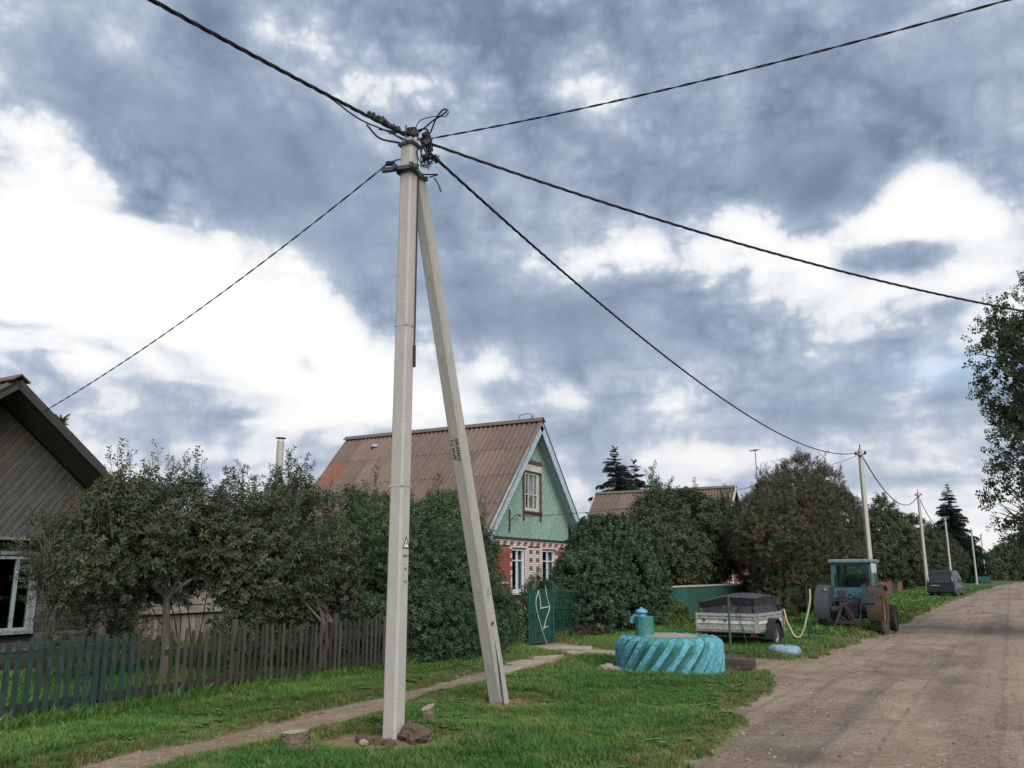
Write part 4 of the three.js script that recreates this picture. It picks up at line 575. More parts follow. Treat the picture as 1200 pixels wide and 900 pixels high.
{ // green sheet fence behind the trailer
  const f = thing('sheet_fence', 'green corrugated sheet fence with a pale top rail behind the trailer', 'fence', [-9.55, 0, 0]), g = uvMetres(clean(corrugated(1.13, 1.18, .15, .02)), 2), r = rng(15);
  for (let k = 0; k < 11; k++) { const z = -24.2 - k * 1.14; const m = part('sheet', g, r() < .4 ? M.gateGreen : M.meshGreen, f, [0, 1.23, z - .57], [0, 0, 0]); m.rotation.set(Math.PI / 2, 0, -Math.PI / 2 + (r() - .5) * .02); if (k % 2 === 0) part('post', [box(.07, 1.35, .07, -.08, .6, z)], M.steel, f); }
  part('top_rail', [box(.07, .055, 12.6, 0, 1.27, -30.5)], M.creamPaint, f);
}
{ // garden gate and netting
  const f = thing('garden_gate', 'green metal garden gate with netting beside the brick house', 'gate', [-10.0, 0, -18.35]);
  const gt = [bar([0, .05, 0], [0, 1.32, 0], .05, .05), bar([0, .05, -1.12], [0, 1.32, -1.12], .05, .05), bar([0, 1.3, 0], [0, 1.3, -1.12], .05, .05), bar([0, .1, 0], [0, .1, -1.12], .05, .05), bar([0, .7, 0], [0, .7, -1.12], .04, .04)]; part('frame', gt, M.gateGreen, f);
  part('panel', [box(.012, 1.14, 1.04, 0, .7, -.56)], M.meshGreen, f); for (let k = 0; k < 8; k++) part('bar', [bar([.02, .1, -.1 - k * .13], [.02, 1.3, -.1 - k * .13], .014, .014)], M.gateGreen, f); part('handle', [box(.05, .04, .12, .04, .75, -.12)], M.steel, f);
  const n = thing('net_fence', 'green netting fence panel on thin posts between gate and lilac', 'fence', [-10.0, 0, -19.6]); part('post', [rod([0, 0, 0], [0, 1.45, 0], .025)], M.gateGreen, n); part('post', [rod([0, 0, -3.2], [0, 1.35, -3.2], .025)], M.gateGreen, n); const w = []; for (let k = 0; k <= 40; k++) w.push(rod([0, .08, -k * .08], [0, 1.3, -k * .08], .005, .005, 4)); for (let k = 0; k <= 15; k++) w.push(rod([.006, .1 + k * .08, 0], [.006, .1 + k * .08, -3.2], .005, .005, 4)); part('netting', w, M.meshGreen, n);
  const q = ground(600, 757), wp = single('white_post', [rod([q.x, -.1, q.z], [q.x + .02, 1.62, q.z + .06], .017, .014)], M.creamPaint, 'thin whitish stake standing beside the green gate', 'post');
  const X = -9.75, pt = (a, b) => onX(a, b, X), t = thing('zigzag_trellis', 'bent white wire frame leaning on the green gate', 'trellis'); part('wire', [tube([pt(631, 692), pt(628, 706), pt(633, 730), pt(641, 755)], .010, 24, 5)], M.creamPaint, t); part('wire', [tube([pt(639, 686), pt(641, 700), pt(644, 712), pt(640, 725), pt(637, 738)], .010, 24, 5)], M.creamPaint, t); part('rung', [rod(pt(633, 713), pt(643, 711), .012)], M.creamPaint, t); part('rung', [rod(pt(637, 736), pt(642, 734), .012)], M.creamPaint, t); part('wire', [tube([pt(631, 692), pt(633, 704), pt(634, 713)], .012, 12, 5)], M.creamPaint, t);
}
{ // far fences
  const f = thing('board_fence', 'low reddish brown board fence beyond the tractor', 'fence', [-8.4, 0, 0]), r = rng(18); for (let k = 0; k < 17; k++) { const z = -50 - k * 2; part('board_panel', [box(.05, .95 + .1 * r(), 1.9, 0, .55, 0)], k > 8 && k < 13 ? M.redBoard : r() < .6 ? M.rust : M.darkWood, f, [0, 0, z - 1]); part('post', [box(.12, 1.25, .12, -.05, .6, z)], M.darkWood, f); }
  const g = thing('green_fence', 'low turquoise fence section far down the road by the slender pole', 'fence', [-6.0, 0, -168]); for (let k = 0; k < 2; k++) part('panel', [box(1.9, .95, .08, k * 1.95, .65, 0)], M.tealDark, g); for (let k = 0; k < 3; k++) part('post', [box(.1, 1.5, .1, k * 1.95 - .97, .75, -.05)], M.steel, g);
}

// ------------------------------------------------------------------ painted tyre over the well, with its pump
function lathe(pts, n = 48) { return new THREE.LatheGeometry(pts.map(p => new THREE.Vector2(...p)), n); }
{
  const gy = .0, o = thing('painted_tyre', 'huge half-buried tractor tyre painted turquoise with light blue lugs', 'tyre', [tyreAt.x, gy - .02, tyreAt.z]), R = .93, H = .60;
  // carcass: tread, shoulder, sagging side wall, bead
  part('carcass', [lathe([[R - .10, H * .86], [R - .11, H * .95], [R - .18, H + .035], [R - .30, H + .045], [R - .42, H - .005], [R - .46, H - .06], [R - .44, H - .16], [R - .40, H - .3]], 72)], M.tealPaint, o);
  part('tread', [lathe([[R - .07, -.25], [R - .065, .0], [R - .07, H * .8], [R - .10, H * .87]], 72)], M.tealDark, o);
  const N = 22, r = rng(51);
  for (let k = 0; k < N; k++) { // one leg of each chevron: slanting bar that hooks over the shoulder
    const a0 = k / N * 6.283 + (r() - .5) * .02, seg = 9, sec = [], path = t => { const a = a0 + .50 * Math.pow(t, 1.15), y = lerp(H + .03, .0, t), rad = t < .12 ? lerp(R - .13, R - .012, Math.sqrt(t / .12)) : R + .012 + .01 * Math.sin(t * 3); return [Math.cos(a) * rad, y, Math.sin(a) * rad, a]; };
    const pos = [], wd = t => .078 + .022 * t; const ringAt = t => { const [x, y, z, a] = path(t), tx = -Math.sin(a), tz = Math.cos(a), nx = Math.cos(a), nz = Math.sin(a), w = wd(t); return [[-w, -.09], [-w * .80, 0], [w * .80, 0], [w, -.09]].map(([u, v]) => [x + tx * u + nx * v, y + (t < .1 ? v * .6 : 0) - u * .28, z + tz * u + nz * v]); };
    for (let i = 0; i < seg; i++) { const A = ringAt(i / seg), B = ringAt((i + 1) / seg); for (let q = 0; q < 3; q++) pos.push(...A[q], ...A[q + 1], ...B[q + 1], ...A[q], ...B[q + 1], ...B[q]); } const E0 = ringAt(0), E1 = ringAt(1); pos.push(...E0[0], ...E0[2], ...E0[1], ...E0[0], ...E0[3], ...E0[2], ...E1[0], ...E1[1], ...E1[2], ...E1[0], ...E1[2], ...E1[3]);
    const g = new THREE.BufferGeometry(); g.setAttribute('position', new THREE.Float32BufferAttribute(pos, 3)); g.computeVertexNormals(); part('lug', [g], M.lugBlue, o);
    const a1 = a0 + .50 - .15, lg = box(.05, .16, .12, 0, 0, 0, 0, 0, .0); lg.rotateX(-.55); part('lug', [lg], M.lugBlue, o, [Math.cos(a1) * (R - .005), .02, Math.sin(a1) * (R - .005)], [0, -a1, 0]); }
  const lid = single('plywood_disc', [cyl(.46, .47, .035, 40, 0, 0, 0)], M.lid, 'round brownish board lying over the middle of the painted tyre', 'board'); lid.position.set(tyreAt.x + .10, gy + H - .005, tyreAt.z + .12); lid.rotation.set(.05, 0, -.03);
  part('well_ring', [cyl(.42, .42, .5, 24, 0, H - .3, 0)], M.concrete, o);
  // pump standing on the tyre's far shoulder
  const pz = tyreAt.z + .10, c = onZ(756, 752, pz), p = thing('well_pump', 'turquoise barrel-shaped pump housing with a blue spout and cap on the tyre', 'pump', [c.x, gy + H - .13, pz], -.2);
  part('housing', [lathe([[0, 0], [.17, 0], [.17, .03], [.165, .05], [.165, .44], [.172, .45], [.172, .475], [.15, .475], [.15, .40], [0, .40]], 28)], M.pumpGreen, p);
  part('seam', [box(.012, .44, .02, 0, .24, .168)], M.tealPaint, p);
  const col = part('column', [cyl(.085, .085, .44, 18, -.13, .29, -.12), lathe([[0, .51], [.10, .51], [.105, .53], [.105, .565], [.07, .585], [.03, .60], [.025, .62], [0, .625]], 24).translate(-.13, 0, -.12)], M.capBlue, p);
  part('spout', [tube([[-.16, .46, -.1], [-.25, .45, -.06], [-.29, .42, -.04], [-.295, .34, -.03]], .034, 16, 10), box(.12, .10, .12, -.2, .45, -.1)], M.capBlue, p);
  const bb = ground(866, 784); single('timber_block', [rbox(.62, .17, .30, .02, 0, 0, 0).rotateY(.15).translate(bb.x - .02, .09, bb.z)], M.darkWood, 'dark weathered timber beam lying behind the painted tyre', 'timber');
}
// ------------------------------------------------------------------ wheels
function wheel(parent, name, R, w, rimR, lugs, [x, y, z], tyreM = M.rubber, rimM = M.chrome) { // axle along x
  const o = new THREE.Group(); o.name = name; o.position.set(x, y, z); parent.add(o); const h = w / 2;
  const t = [lathe([[rimR, -h * .8], [rimR + .02, -h * .95], [R * .86, -h], [R * .95, -h * .9], [R - .012, -h * .6], [R - .01, 0], [R - .012, h * .6], [R * .95, h * .9], [R * .86, h], [rimR + .02, h * .95], [rimR, h * .8]], 30).rotateZ(Math.PI / 2)];
  for (let k = 0; k < lugs; k++) for (const s of [-1, 1]) { const a = (k + (s > 0 ? .5 : 0)) / lugs * 6.283; t.push(box(h * 1.15, .05, .06, s * h * .48, R - .004, 0, 0, s * .75, 0).rotateX(a)); }
  part('tyre', t, tyreM, o); part('rim', [lathe([[.04, h * .35], [rimR * .5, h * .3], [rimR * .72, h * .55], [rimR * .95, h * .6], [rimR + .005, h * .85], [rimR + .005, -h * .85], [rimR * .9, -h * .6], [rimR * .5, -h * .3], [.04, -h * .3]], 24).rotateZ(-Math.PI / 2)], rimM, o); part('hub', [cyl(.07, .07, w * .6, 12, 0, 0, 0, 0, 0, Math.PI / 2)], M.steel, o); return o;
}
// ------------------------------------------------------------------ trailer: tail towards the camera, draw bar away along -z
{
  const q = onZ(858, 740, -19.75), o = thing('car_trailer', 'grey two-wheel car trailer under a sagging black cover', 'trailer', [q.x - .05, turfY(q.x, -20.7) - .03, -20.62], -.06), W = .69, L = .95, y0 = .40, y1 = .80;
  part('floor', [box(W * 2, .05, L * 2, 0, y0, 0)], M.steel, o);
  const panel = (nm, len, x, z, ry) => { const g = new THREE.Group(); g.name = nm; g.position.set(x, 0, z); g.rotation.y = ry; o.add(g); part('sheet', [box(len, y1 - y0, .025, 0, (y0 + y1) / 2, 0)], M.trailerGrey, g); for (const [y, h] of [[y0 + .06, .03], [y0 + .20, .05], [y0 + .29, .02], [y1 - .035, .05]]) part('rib', [box(len, h, .02, 0, y, .02)], y - y0 > .19 && y - y0 < .21 ? M.whitePaint : M.trailerGrey, g); for (const s of [-1, 1]) part('corner_post', [box(.04, y1 - y0 + .01, .05, s * (len / 2 - .01), (y0 + y1) / 2, .012)], M.trailerGrey, g); return g; };
  const tail = panel('tailgate', W * 2, 0, L, 0); panel('front_board', W * 2, 0, -L, Math.PI); panel('side_board', L * 2 - .06, W, 0, Math.PI / 2); panel('side_board', L * 2 - .06, -W, 0, -Math.PI / 2);
  part('latch', [box(.05, .06, .03, -.5, y0 + .25, .04)], M.steel, tail); part('latch', [box(.05, .06, .03, .0, y0 + .25, .04)], M.steel, tail); 
  for (const s of [-1, 1]) part('tail_lamp', [box(.13, .06, .04, s * .62, y0 - .06, L + .01)], std({ color: rgb(.10, .02, .02), roughness: .4 }), o);
  // cover: a grid pulled over hoops, slack between them, hanging over the sides
  { const nu = 22, nv = 22, pos = [], top = (u, v) => { const X = (u * 2 - 1), Z = (v * 2 - 1); const lx = Math.abs(X), lz = Math.abs(Z); const ridge = 1.20 - .10 * sstep(.1, -.9, X) - .05 * lz + .05 * (1 - lx) - .04 * Math.sin(v * 9.4) ** 2 * (1 - lx); const inset = .93; const edge = Math.max(lx, lz); let x = X * W * 1.03, z = Z * L * 1.03, y; if (edge > .86) { const t = (edge - .86) / .14; y = lerp(ridge - .03, y1 - .07, t); const k = lerp(inset / .86, 1, t); x = X * W * 1.03 * k; z = Z * L * 1.03 * k; const f = (f2(u * 14 + 3, v * 14, 3) - .5) * .09; x += f * (lx > lz ? 1 : .3) - .07 * Math.sin(t * 3.14) * Math.sign(X) * (lx >= lz ? 1 : 0); z += f * (lz > lx ? 1 : .3) - .10 * Math.sin(t * 3.14) * Math.sign(Z) * (lz > lx ? 1 : 0); } else { x *= inset / .86; z *= inset / .86; y = ridge - .03 * (edge / .86) ** 4 + (f2(u * 9, v * 9, 3) - .5) * .03; } return [x, y, z]; };
    const map = t => { const c = t * 2 - 1; return (Math.sign(c) * (1 - (1 - Math.abs(c)) ** 1.5) + 1) / 2; };
    for (let i = 0; i < nu; i++) for (let j = 0; j < nv; j++) { const A = top(map(i / nu), map(j / nv)), B = top(map((i + 1) / nu), map(j / nv)), C = top(map((i + 1) / nu), map((j + 1) / nv)), D = top(map(i / nu), map((j + 1) / nv)); pos.push(...A, ...D, ...B, ...B, ...D, ...C); }
    const g = new THREE.BufferGeometry(); g.setAttribute('position', new THREE.Float32BufferAttribute(pos, 3)); g.computeVertexNormals(); part('cover', [g], M.tarp, o);
    part('cover_strap', [tube([[.35, 1.28, L * .9], [.36, .95, L * 1.08], [.38, .55, L * 1.07], [.42, .42, L * 1.03]], .008, 16, 4)], M.rubber, o); }
  for (const s of [-1, 1]) { wheel(o, 'wheel', .29, .17, .17, 0, [s * (W + .10), .29, .02]); const fg = []; for (let k = 0; k < 7; k++) { const a = Math.PI * (.04 + k / 6 * .92); fg.push(box(.20, .018, .20, s * (W + .10), .29 + Math.sin(a) * .37, .02 + Math.cos(a) * .37, Math.PI / 2 - a, 0, 0)); } part('mudguard', fg, M.rubber, o); }
  part('axle', [cyl(.03, .03, W * 2 + .2, 8, 0, .29, .02, 0, 0, Math.PI / 2)], M.steel, o); part('draw_bar', [bar([-.6, .38, -L], [0, .40, -L - 1.1], .05, .07), bar([.6, .38, -L], [0, .40, -L - 1.1], .05, .07), box(.08, .08, .22, 0, .42, -L - 1.15)], M.steel, o); part('jockey_wheel', [rod([.06, .03, -L - .9], [.06, .6, -L - .9], .022), cyl(.1, .1, .05, 14, .06, .10, -L - .9, 0, 0, Math.PI / 2)], M.steel, o); part('prop', [bar([-.3, 0, L - .15], [-.3, y0, L - .15], .05, .05)], M.steel, o);
}
// ------------------------------------------------------------------ tractor seen from behind, nose along -z
{
  const a = ground(999, 744), o = thing('tractor', 'old blue wheeled tractor parked on the grass, seen from behind with rusty fender', 'tractor', [a.x, .02, a.z - .45], -.06); o.scale.setScalar(.84);
  const left = wheel(o, 'rear_wheel', .76, .40, .44, 16, [-.84, .75, 0], std({ color: rgb(.045, .040, .035), map: T.cloth }), M.tractorGrey), right = wheel(o, 'rear_wheel', .76, .40, .44, 16, [.84, .75, 0], std({ color: rgb(.07, .058, .048), map: T.cloth }), M.rust);
  wheel(o, 'front_wheel', .43, .22, .24, 11, [-.78, .42, -2.4], M.rubber, M.tractorGrey); wheel(o, 'front_wheel', .43, .22, .24, 11, [.86, .42, -2.4], M.rubber, M.tractorGrey);
  part('rear_axle', [cyl(.14, .14, 1.4, 12, 0, .75, 0, 0, 0, Math.PI / 2), rbox(.5, .5, .7, .05, 0, .78, -.05), rbox(.34, .42, 1.5, .05, 0, .78, -1.0)], M.tractorGrey, o); part('front_axle', [rbox(1.5, .14, .16, .03, .04, .45, -2.4), rbox(.4, .3, .5, .04, 0, .62, -2.3)], M.tractorGrey, o);
  const hood = part('hood', [rbox(.62, .58, 1.5, .08, 0, 1.22, -2.0), rbox(.56, .5, .1, .03, 0, 1.18, -2.78)], M.tractorBlue, o); part('exhaust', [rod([.18, 1.45, -1.8], [.18, 2.2, -1.8], .035), rod([.18, 1.7, -1.8], [.18, 2.0, -1.8], .06)], M.rust, hood);
  // cab
  const cab = new THREE.Group(); cab.name = 'cab'; o.add(cab); const cw = .66, zb = -.18, zf = -1.28, yb = 1.16, yt = 2.36;
  for (const s of [-1, 1]) { part('cab_post', [bar([s * cw, yb - .1, zb], [s * (cw - .04), yt, zb - .05], .075, .09)], M.tractorBlue, cab); part('cab_post', [bar([s * cw, yb - .1, zf], [s * (cw - .06), yt, zf + .10], .07, .08)], M.tractorBlue, cab); part('side_pane', [box(.008, yt - yb - .1, zb - zf - .16, s * (cw - .01), (yt + yb) / 2 + .02, (zb + zf) / 2)], M.glass, cab); part('door_panel', [box(.03, .5, zb - zf - .1, s * (cw + .005), yb - .15, (zb + zf) / 2)], M.tractorBlue, cab); }
  const rf = part('cab_roof', [rbox(cw * 2 + .16, .13, zb - zf + .28, .05, 0, yt + .05, (zb + zf) / 2 - .02)], std({ color: rgb(.22, .30, .32), map: T.paint }), cab);
  part('rear_pane', [box(cw * 2 - .14, .78, .008, 0, 1.90, zb - .03, .03, 0, 0)], M.glass, cab); part('rear_frame', [box(cw * 2 - .1, .06, .05, 0, 1.49, zb), box(cw * 2 - .1, .06, .05, 0, 2.30, zb - .04)], M.tractorBlue, cab); part('front_pane', [box(cw * 2 - .14, 1.0, .008, 0, 1.80, zf + .04)], M.glass, cab);
  part('rear_panel', [rbox(cw * 2 - .06, .32, .06, .02, 0, 1.31, zb)], M.tractorBlue, cab); part('side_patch', [rbox(.30, .24, .05, .02, -.34, 1.30, zb + .03)], M.tractorGrey, cab); part('seat', [rbox(.42, .12, .42, .04, 0, 1.45, -.62), rbox(.42, .45, .10, .04, 0, 1.7, -.42)], M.black, cab); part('steering_wheel', [new THREE.TorusGeometry(.19, .018, 8, 24).rotateX(1.0).translate(0, 1.72, -1.0), rod([0, 1.3, -1.15], [0, 1.72, -1.0], .02)], M.black, cab); part('cab_floor', [box(cw * 2, .08, 1.1, 0, 1.08, -.73)], M.tractorGrey, cab);
  // fenders: round dark one on the left, box-like one with a rusty top on the right
  for (const sd of [-1, 1]) { const fg = [new THREE.CylinderGeometry(.84, .84, .46, 28, 1, true, -.35, 2.6).rotateZ(Math.PI / 2).translate(sd * .86, .76, 0), new THREE.CylinderGeometry(.825, .825, .46, 28, 1, true, -.35, 2.6).rotateZ(Math.PI / 2).translate(sd * .86, .76, 0)]; part('fender', fg, sd < 0 ? M.tractorGrey : M.oldRust, o); part('fender_skirt', [extrude([...Array(13)].map((_, k) => { const t = Math.PI * k / 12 * .8; return [Math.cos(t) * .84, Math.sin(t) * .84]; }), .02).rotateY(-Math.PI / 2)], M.tractorGrey, o, [sd * .62, .76, 0]); }
  part('rear_lamp', [cyl(.06, .06, .06, 14, -.72, 1.46, .60, Math.PI / 2, 0, 0)], M.chrome, o); part('tool_box', [rbox(.44, .38, .16, .02, .68, 1.20, .78)], M.tractorGrey, o); part('mud_strip', [bar([1.10, 1.30, .72], [1.12, .40, .80], .02, .06)], M.oldRust, o); part('side_lamp', [cyl(.07, .05, .10, 12, 1.02, 1.66, .3, Math.PI / 2)], M.rust, o); part('mirror', [rbox(.05, .22, .14, .02, .92, 1.95, -1.1), rod([.66, 2.0, -1.15], [.92, 2.0, -1.1], .012)], M.black, o);
  // hitch and mounted harrow frame
  const ht = new THREE.Group(); ht.name = 'hitch'; o.add(ht); part('top_link', [bar([0, 1.05, .25], [-.12, .95, .85], .06, .06)], M.steel, ht); for (const s of [-1, 1]) { part('lower_link', [bar([s * .3, .5, .1], [s * .36, .42, .95], .06, .08)], M.steel, ht); part('lift_rod', [bar([s * .32, 1.0, .2], [s * .34, .46, .6], .05, .05)], M.steel, ht); }
  const hw = std({ map: T.rust, color: rgb(.30, .48, .58) }); part('harrow_frame', [bar([-.12, 1.0, .85], [-.52, .08, .95], .07, .06), bar([-.12, 1.0, .85], [.44, .12, .95], .07, .06), bar([-.62, .14, .95], [.6, .12, .98], .10, .08), bar([-.5, .3, .6], [-.3, .1, 1.05], .06, .06), bar([.1, .34, .6], [.34, .1, 1.05], .06, .06), bar([-.3, .62, .7], [.26, .16, 1.0], .05, .05), bar([-.4, .40, .92], [.22, .40, .94], .08, .06), bar([-.12, 1.0, .85], [-.05, .5, .5], .07, .07), bar([-.12, .95, .86], [.16, 1.1, .8], .05, .05)], hw, ht); for (let k = 0; k < 5; k++) part('tine', [bar([-.5 + k * .24, .14, .97], [-.44 + k * .24, -.02, 1.08], .05, .04)], hw, ht); part('hydraulic_hose', [tube([[-.1, 1.2, .1], [.05, 1.3, .35], [.2, 1.05, .5], [.15, .8, .55]], .02, 18, 5), tube([[.1, 1.2, .1], [.2, 1.2, .4], [.3, .9, .5], [.3, .7, .4]], .02, 18, 5)], M.black, ht);
}
// ------------------------------------------------------------------ van seen from behind
{
  const a = ground(1104, 701), o = thing('parked_van', 'dark grey van parked on the grass beside a pale pole, seen from behind', 'van', [a.x, .02, a.z - .1], -.10), W = .90;
  const prof = [[.02, .35], [-.02, .55], [.02, .95], [.22, 1.72], [.34, 1.80], [2.4, 1.82], [2.85, 1.70], [3.45, 1.12], [4.25, .95], [4.4, .80], [4.42, .38], [3.9, .33], [3.8, .55], [3.55, .66], [3.3, .55], [3.2, .33], [1.25, .33], [1.15, .55], [.9, .66], [.65, .55], [.55, .33]];
  const g = extrude(prof.map(([z, y]) => [z, y]), W * 2 - .12, .06); g.translate(0, 0, -W + .06); g.rotateY(Math.PI / 2); const p = g.attributes.position; for (let i = 0; i < p.count; i++) { const y = p.getY(i); p.setX(i, p.getX(i) * (1 - .16 * sstep(.95, 1.8, y))); } g.computeVertexNormals();
  // side profile runs from the tail (z = 0) towards -z
  part('body', [g], M.vanPaint, o);
  part('rear_window', [extrude([[-.66, 1.04], [.66, 1.04], [.60, 1.60], [-.60, 1.60]], .02)], M.darkGlass, o, [0, -.02, .02 + .03], [-.26, 0, 0]).position.set(0, -.005, .335);
  for (const s of [-1, 1]) { part('side_window', [extrude([[.35, 1.06], [2.75, 1.06], [2.35, 1.66], [.48, 1.66]], .015).rotateY(Math.PI / 2)], M.darkGlass, o, [s * (W - .065) - .007, 0, 0], [0, 0, s * .19]); part('tail_lamp', [rbox(.10, .34, .05, .02, s * (W - .13), .92, .03)], std({ color: rgb(.12, .02, .02), roughness: .3 }), o); for (const z of [-.9, -3.55]) wheel(o, 'wheel', .34, .22, .2, 0, [s * (W - .12), .34, z]); part('mirror', [rbox(.16, .18, .08, .03, s * (W + .08), 1.12, -2.75)], M.black, o); part('roof_pillar', [bar([s * .77, 1.10, .01], [s * .70, 1.74, -.22], .07, .05)], M.chrome, o); }
  part('bumper', [rbox(W * 2 - .02, .2, .14, .04, 0, .46, .06)], M.black, o); part('number_plate', [box(.52, .12, .015, -.35, .80, .045)], M.whitePaint, o); part('windscreen', [box(1.3, .72, .02, 0, 1.40, -3.17, .75, 0, 0)], M.darkGlass, o); part('door_seam', [box(.012, 1.15, .012, 0, 1.05, .07, -.2)], M.black, o);
}
// ------------------------------------------------------------------ small things round the trailer
{
  const p = ground(919, 771), o = thing('blue_basin', 'pale blue upturned tyre-shaped basin lying in the grass by the drive', 'basin', [p.x, turfY(p.x, p.z) - .03, p.z - .05]); part('ring', [new THREE.TorusGeometry(.20, .095, 12, 36).rotateX(Math.PI / 2).scale(1.15, 1.25, .8).translate(0, .11, 0)], M.bluePlastic, o); part('inner_dish', [cyl(.2, .2, .04, 24, 0, .06, 0)], M.black, o);
  const q = onZ(917, 712, p.z - .06); single('thin_rod', [rod([q.x, .02, p.z - .06], [q.x - .01, q.y, p.z - .06], .011, .009)], M.gateGreen, 'thin dark green rod standing in the blue basin', 'rod');
  const s = ground(857, 773), t = onZ(853, 697, s.z); single('thin_post', [rod([s.x, -.1, s.z], [t.x, t.y, s.z], .026, .022), tube([[t.x, t.y - .06, s.z], [t.x + .22, t.y * .55, s.z + .02], [t.x + .42, .12, s.z + .05]], .006, 10, 4)], std({ color: rgb(.05, .11, .075), map: T.paint }), 'thin dark green pipe post standing before the trailer', 'post');
  const Z = ground(951, 757).z + .08, P = (a, b) => onZ(a, b, Z); single('garden_hose', [tube([P(949, 690), P(949, 705), P(945, 725), P(941, 740), P(936, 747), P(931, 745), P(927, 738), P(922, 728), P(918, 714), P(914, 724), P(912, 738), P(910, 748)], .024, 70, 8)], M.hose, 'yellowish hose hanging in a loop beside the rowan trunk', 'hose');
  const b = ground(911, 749), w = thing('leaning_board', 'reddish brown plywood board leaning beside the trailer', 'board', [b.x, 0, b.z - .2], -.2); part('panel', [box(.36, .62, .03, 0, .29, 0, -.25, 0, 0)], std({ map: T.wood, color: rgb(1.6, .9, .65) }), w);
  const c = ground(951, 757), v = thing('metal_stand', 'dark green metal stand in the grass beside the tractor', 'stand', [c.x, 0, c.z]); part('base', [rbox(.46, .05, .3, .015, 0, .04, 0)], M.gateGreen, v); part('upright', [rod([-.04, .04, 0], [-.03, onZ(949, 688, c.z).y + .03, 0], .02)], M.gateGreen, v); part('brace', [rod([.14, .04, 0], [-.035, .7, 0], .015)], M.gateGreen, v); part('hook', [rod([-.03, onZ(949, 691, c.z).y, 0], [-.02, onZ(949, 691, c.z).y + .02, .12], .012)], M.steel, v); part('label_plate', [box(.16, .012, .06, .05, .072, .1)], M.whitePaint, v);
  const e = ground(694, 753); single('bed_edging', [rbox(1.35, .10, .06, .01, 0, 0, 0).rotateY(.62).translate(e.x, .06, e.z)], M.whitePaint, 'whitewashed kerb edging of a flower bed under the lilac', 'edging');
}

// ------------------------------------------------------------------ trees and shrubs
function limb(pts, r0, r1, sides = 6, seg = 8) {
  const c = new THREE.CatmullRomCurve3(pts.map(P3)), pos = []; let ref = V(1, 0, 0); const rings = [];
  for (let i = 0; i <= seg; i++) { const t = i / seg, p = c.getPoint(t), d = c.getTangent(t), s = ref.clone().addScaledVector(d, -ref.dot(d)).normalize(), u = d.clone().cross(s), r = lerp(r0, r1, t); ref = s; const a = []; for (let k = 0; k < sides; k++) { const q = k / sides * 6.283; a.push([p.x + (s.x * Math.cos(q) + u.x * Math.sin(q)) * r, p.y + (s.y * Math.cos(q) + u.y * Math.sin(q)) * r, p.z + (s.z * Math.cos(q) + u.z * Math.sin(q)) * r]); } rings.push(a); }
  for (let i = 0; i < seg; i++) for (let k = 0; k < sides; k++) { const A = rings[i][k], B = rings[i][(k + 1) % sides], C = rings[i + 1][(k + 1) % sides], D = rings[i + 1][k]; pos.push(...A, ...B, ...C, ...A, ...C, ...D); }
  const g = new THREE.BufferGeometry(); g.setAttribute('position', new THREE.Float32BufferAttribute(pos, 3)); g.computeVertexNormals(); return g;
}
// a twig along +y with folded leaves set round it
function sprig(n, len, leafL, leafW, seed, droop = .3) {
  const r = rng(seed), pos = [], idx = []; const tri = (...v) => { const b = pos.length / 3; v.forEach(p => pos.push(...p)); return b; };
  { const b = tri([-.004, 0, 0], [.004, 0, .003], [0, len, 0]); idx.push(b, b + 1, b + 2); }
  for (let k = 0; k < n; k++) { const t = .12 + .88 * (k + r() * .6) / n, a = k * 2.4 + r() * .8, el = .25 + .7 * r() - droop * r(), L = leafL * (.7 + .6 * r()), w = leafW * (.75 + .5 * r()) / 2, d = V(Math.cos(a) * Math.cos(el), Math.sin(el), Math.sin(a) * Math.cos(el)), s = V(0, 1, 0).cross(d).normalize(), nn = d.clone().cross(s).normalize(), roll = (r() - .5) * 1.2; s.multiplyScalar(Math.cos(roll)).addScaledVector(nn, Math.sin(roll)); const o = V(0, t * len, 0).addScaledVector(d, leafL * .15), m = o.clone().addScaledVector(d, L * .45), e = o.clone().addScaledVector(d, L).addScaledVector(nn, -L * .12 * r()), fold = nn.clone().multiplyScalar(w * .45);
    const A = m.clone().addScaledVector(s, w).add(fold), B = m.clone().addScaledVector(s, -w).add(fold); const b = tri(o.toArray(), A.toArray(), e.toArray(), B.toArray()); idx.push(b, b + 1, b + 2, b, b + 2, b + 3); }
  const g = new THREE.BufferGeometry(); g.setAttribute('position', new THREE.Float32BufferAttribute(pos, 3)); g.setIndex(idx); g.computeVertexNormals(); return g;
}
const leafMat = new THREE.MeshPhysicalMaterial({ color: 0xffffff, roughness: .9, transmission: .25, thickness: 0, specularIntensity: .5 });
const lobe = (px, py, r, X, sq = 1) => { const p = onX(px, py, X), d = Math.hypot(p.x, p.y - CAM_Y, p.z), R = r * d / F; return { c: p, r: V(R, R * sq, R) }; };
